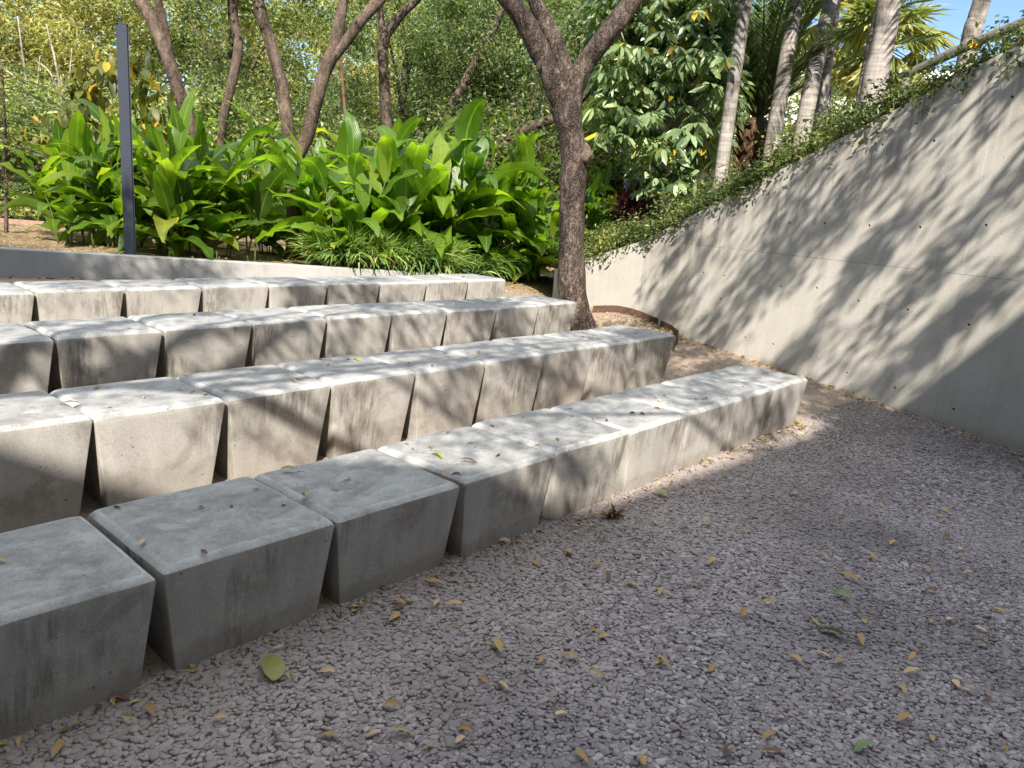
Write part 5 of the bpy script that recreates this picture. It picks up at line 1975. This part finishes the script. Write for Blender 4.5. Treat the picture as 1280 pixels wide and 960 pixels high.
def shade_tree(seed, tgt, lift, rad, n, label, trunk_xy, L=0.1, Wd=0.045, ncl=60, cr=0.42, nb=16, droop=None):
    """a tree behind or beside the viewer whose crown stands sunward of the ground point tgt"""
    r = np.random.default_rng(seed)
    k = lift / -SUN[2]
    c = np.array([tgt[0] - SUN[0] * k, tgt[1] - SUN[1] * k, lift])
    b = np.array([trunk_xy[0], trunk_xy[1], float(H(*trunk_xy))])
    o = empty('overhanging_tree', tuple(b), label, 'tree', 'trees behind the viewer')
    g = Geo()
    cl = c - b
    P, cc = crown_points(r, ncl, n, cl, rad, cr, 0.15, droop)
    fork = np.array([cl[0] * 0.35, cl[1] * 0.35, cl[2] * 0.55])
    g.tube([(0, 0, -0.2), fork * 0.5 + np.array([0.1, 0, 0]), fork, cl], np.array([0.24, 0.19, 0.16, 0.06]) * (1.0 if droop is None else 0.3), 12, 0.06, seed)
    for q in cc[:nb]:
        g.tube([fork + (cl - fork) * r.uniform(0, 0.5), (fork + q) / 2 + np.array([0, 0, 0.3]) + r.normal(size=3) * 0.2, q], [0.05, 0.034, 0.012], 8, 0.05, seed)
    put('trunk', g.mesh('trunk', M['bark_brown'], True), o)
    if droop is not None:
        dd = np.array(droop) + r.normal(size=(len(P), 3)) * 0.16
        V, F = leaves_geo(P, L, Wd, r, 0.0, 1.0, dirs=dd)
    else:
        V, F = leaves_geo(P, L, Wd, r, 0.3)
    put('crown', mesh_np('crown', V, F, M['mid_leaf']), o)


shade_tree(201, (-0.3, 7.0), 5.6, (3.6, 2.8, 0.9), 13500, 'tall spreading tree beside the viewer casting dappled shade on the seats', (-5.2, -0.8), L=0.085, Wd=0.04, ncl=84, cr=0.34, nb=12)
shade_tree(202, (2.75, 8.7), 5.6, (2.1, 3.2, 1.0), 8200, 'unseen tree beside the wall, its sprays shaped to streak the wall with shade', (5.5, 0.7), L=0.27, Wd=0.032, ncl=80, nb=0, cr=0.17, droop=(-0.33, 0.50, -0.88))  # unseen tree; spray direction set by the shade streaks wanted on the wall
shade_tree(203, (-5.0, 8.6), 7.5, (2.2, 2.0, 0.9), 16000, 'tall tree to the left of the viewer shading the low wall', (-8.5, 0.4), ncl=50)

for i, (x, y, sc, lab) in enumerate([(-9.6, 2.4, 1.0, 'unseen dense dark tree added left of the seats to darken the tall wall'), (-9.0, -2.2, 1.0, 'unseen dense dark tree added behind left of the viewer to darken the wall')]):
    o = empty('leafy_tree', (x, y, float(H(x, y))), lab, 'tree', 'trees behind the viewer', i * 1.7, sc)  # added out of view to cut the sky light on the tall wall
    put('crown', BT['dark'][0], o)
    put('trunk', BT['dark'][1], o)

# ------------------------------------------------------------------ camera, light, world
cd = bpy.data.cameras.new('camera')
cam = bpy.data.objects.new('camera', cd)
COL.objects.link(cam)
cd.sensor_width = 36
cd.lens = 36 * F_PX / 1280
cd.clip_start, cd.clip_end = 0.05, 2000
cp, sp = math.cos(PITCH), math.sin(PITCH)
R = Vector((1, 0, 0)); U = Vector((0, sp, cp)); Fw = Vector((0, cp, -sp))
c, s = math.cos(ROLL), math.sin(ROLL)
R2, U2 = c * R + s * U, c * U - s * R
cam.matrix_world = Matrix(((R2.x, U2.x, -Fw.x, 0), (R2.y, U2.y, -Fw.y, 0), (R2.z, U2.z, -Fw.z, EYE), (0, 0, 0, 1)))
scene.camera = cam

sl = bpy.data.lights.new('sun', 'SUN')
sl.energy = 4.3
sl.angle = math.radians(0.53)
sl.color = (1.0, 0.93, 0.83)
so = bpy.data.objects.new('sun', sl)
COL.objects.link(so)
so.rotation_euler = Vector(SUN).to_track_quat('-Z', 'Y').to_euler()

CLOUD_FILL = 13.2
w = bpy.data.worlds.new('World')
scene.world = w
w.use_nodes = True
nt = w.node_tree
nt.nodes.clear()
sky = nt.nodes.new('ShaderNodeTexSky')
sky.sky_type = 'NISHITA'
sky.sun_disc = False
sky.altitude = 0
sky.air_density = 0.8
sky.dust_density = 0.0
sky.ozone_density = 3.0
sky.sun_elevation = math.asin(-SUN[2])
sky.sun_rotation = math.atan2(-SUN[0], -SUN[1])
bg = nt.nodes.new('ShaderNodeBackground')
bg.inputs[1].default_value = 0.075
ow = nt.nodes.new('ShaderNodeOutputWorld')
# added unseen cloud overhead as neutral fill light; clear blue low in front
N = NT(nt)
tc = N.n('ShaderNodeTexCoord')
dv = N.n('ShaderNodeVectorMath', operation='DOT_PRODUCT', inp={0: tc.outputs['Generated'], 1: (0.1, 0.1, 0.99)})
cn = N.noise(N.mapping(tc.outputs['Generated'], scale=(1, 1, 2.2)), 2.6, 6, 0.6)
cm = N.math('MULTIPLY', N.math('SUBTRACT', N.math('ADD', dv.outputs['Value'], N.math('MULTIPLY', cn, 0.5)), 0.80), 3.0, True)
mixc = N.mix(cm, sky.outputs[0], (CLOUD_FILL * 0.95, CLOUD_FILL * 0.99, CLOUD_FILL * 1.07))
nt.links.new(mixc, bg.inputs[0])
nt.links.new(bg.outputs[0], ow.inputs[0])

scene.render.engine = 'CYCLES'
scene.cycles.max_bounces = 6
scene.cycles.transparent_max_bounces = 4
scene.cycles.use_denoising = True
vs = scene.view_settings
vs.view_transform = 'Standard'
vs.look = 'None'
vs.exposure = 1.5
vs.gamma = 1
vs.use_curve_mapping = False
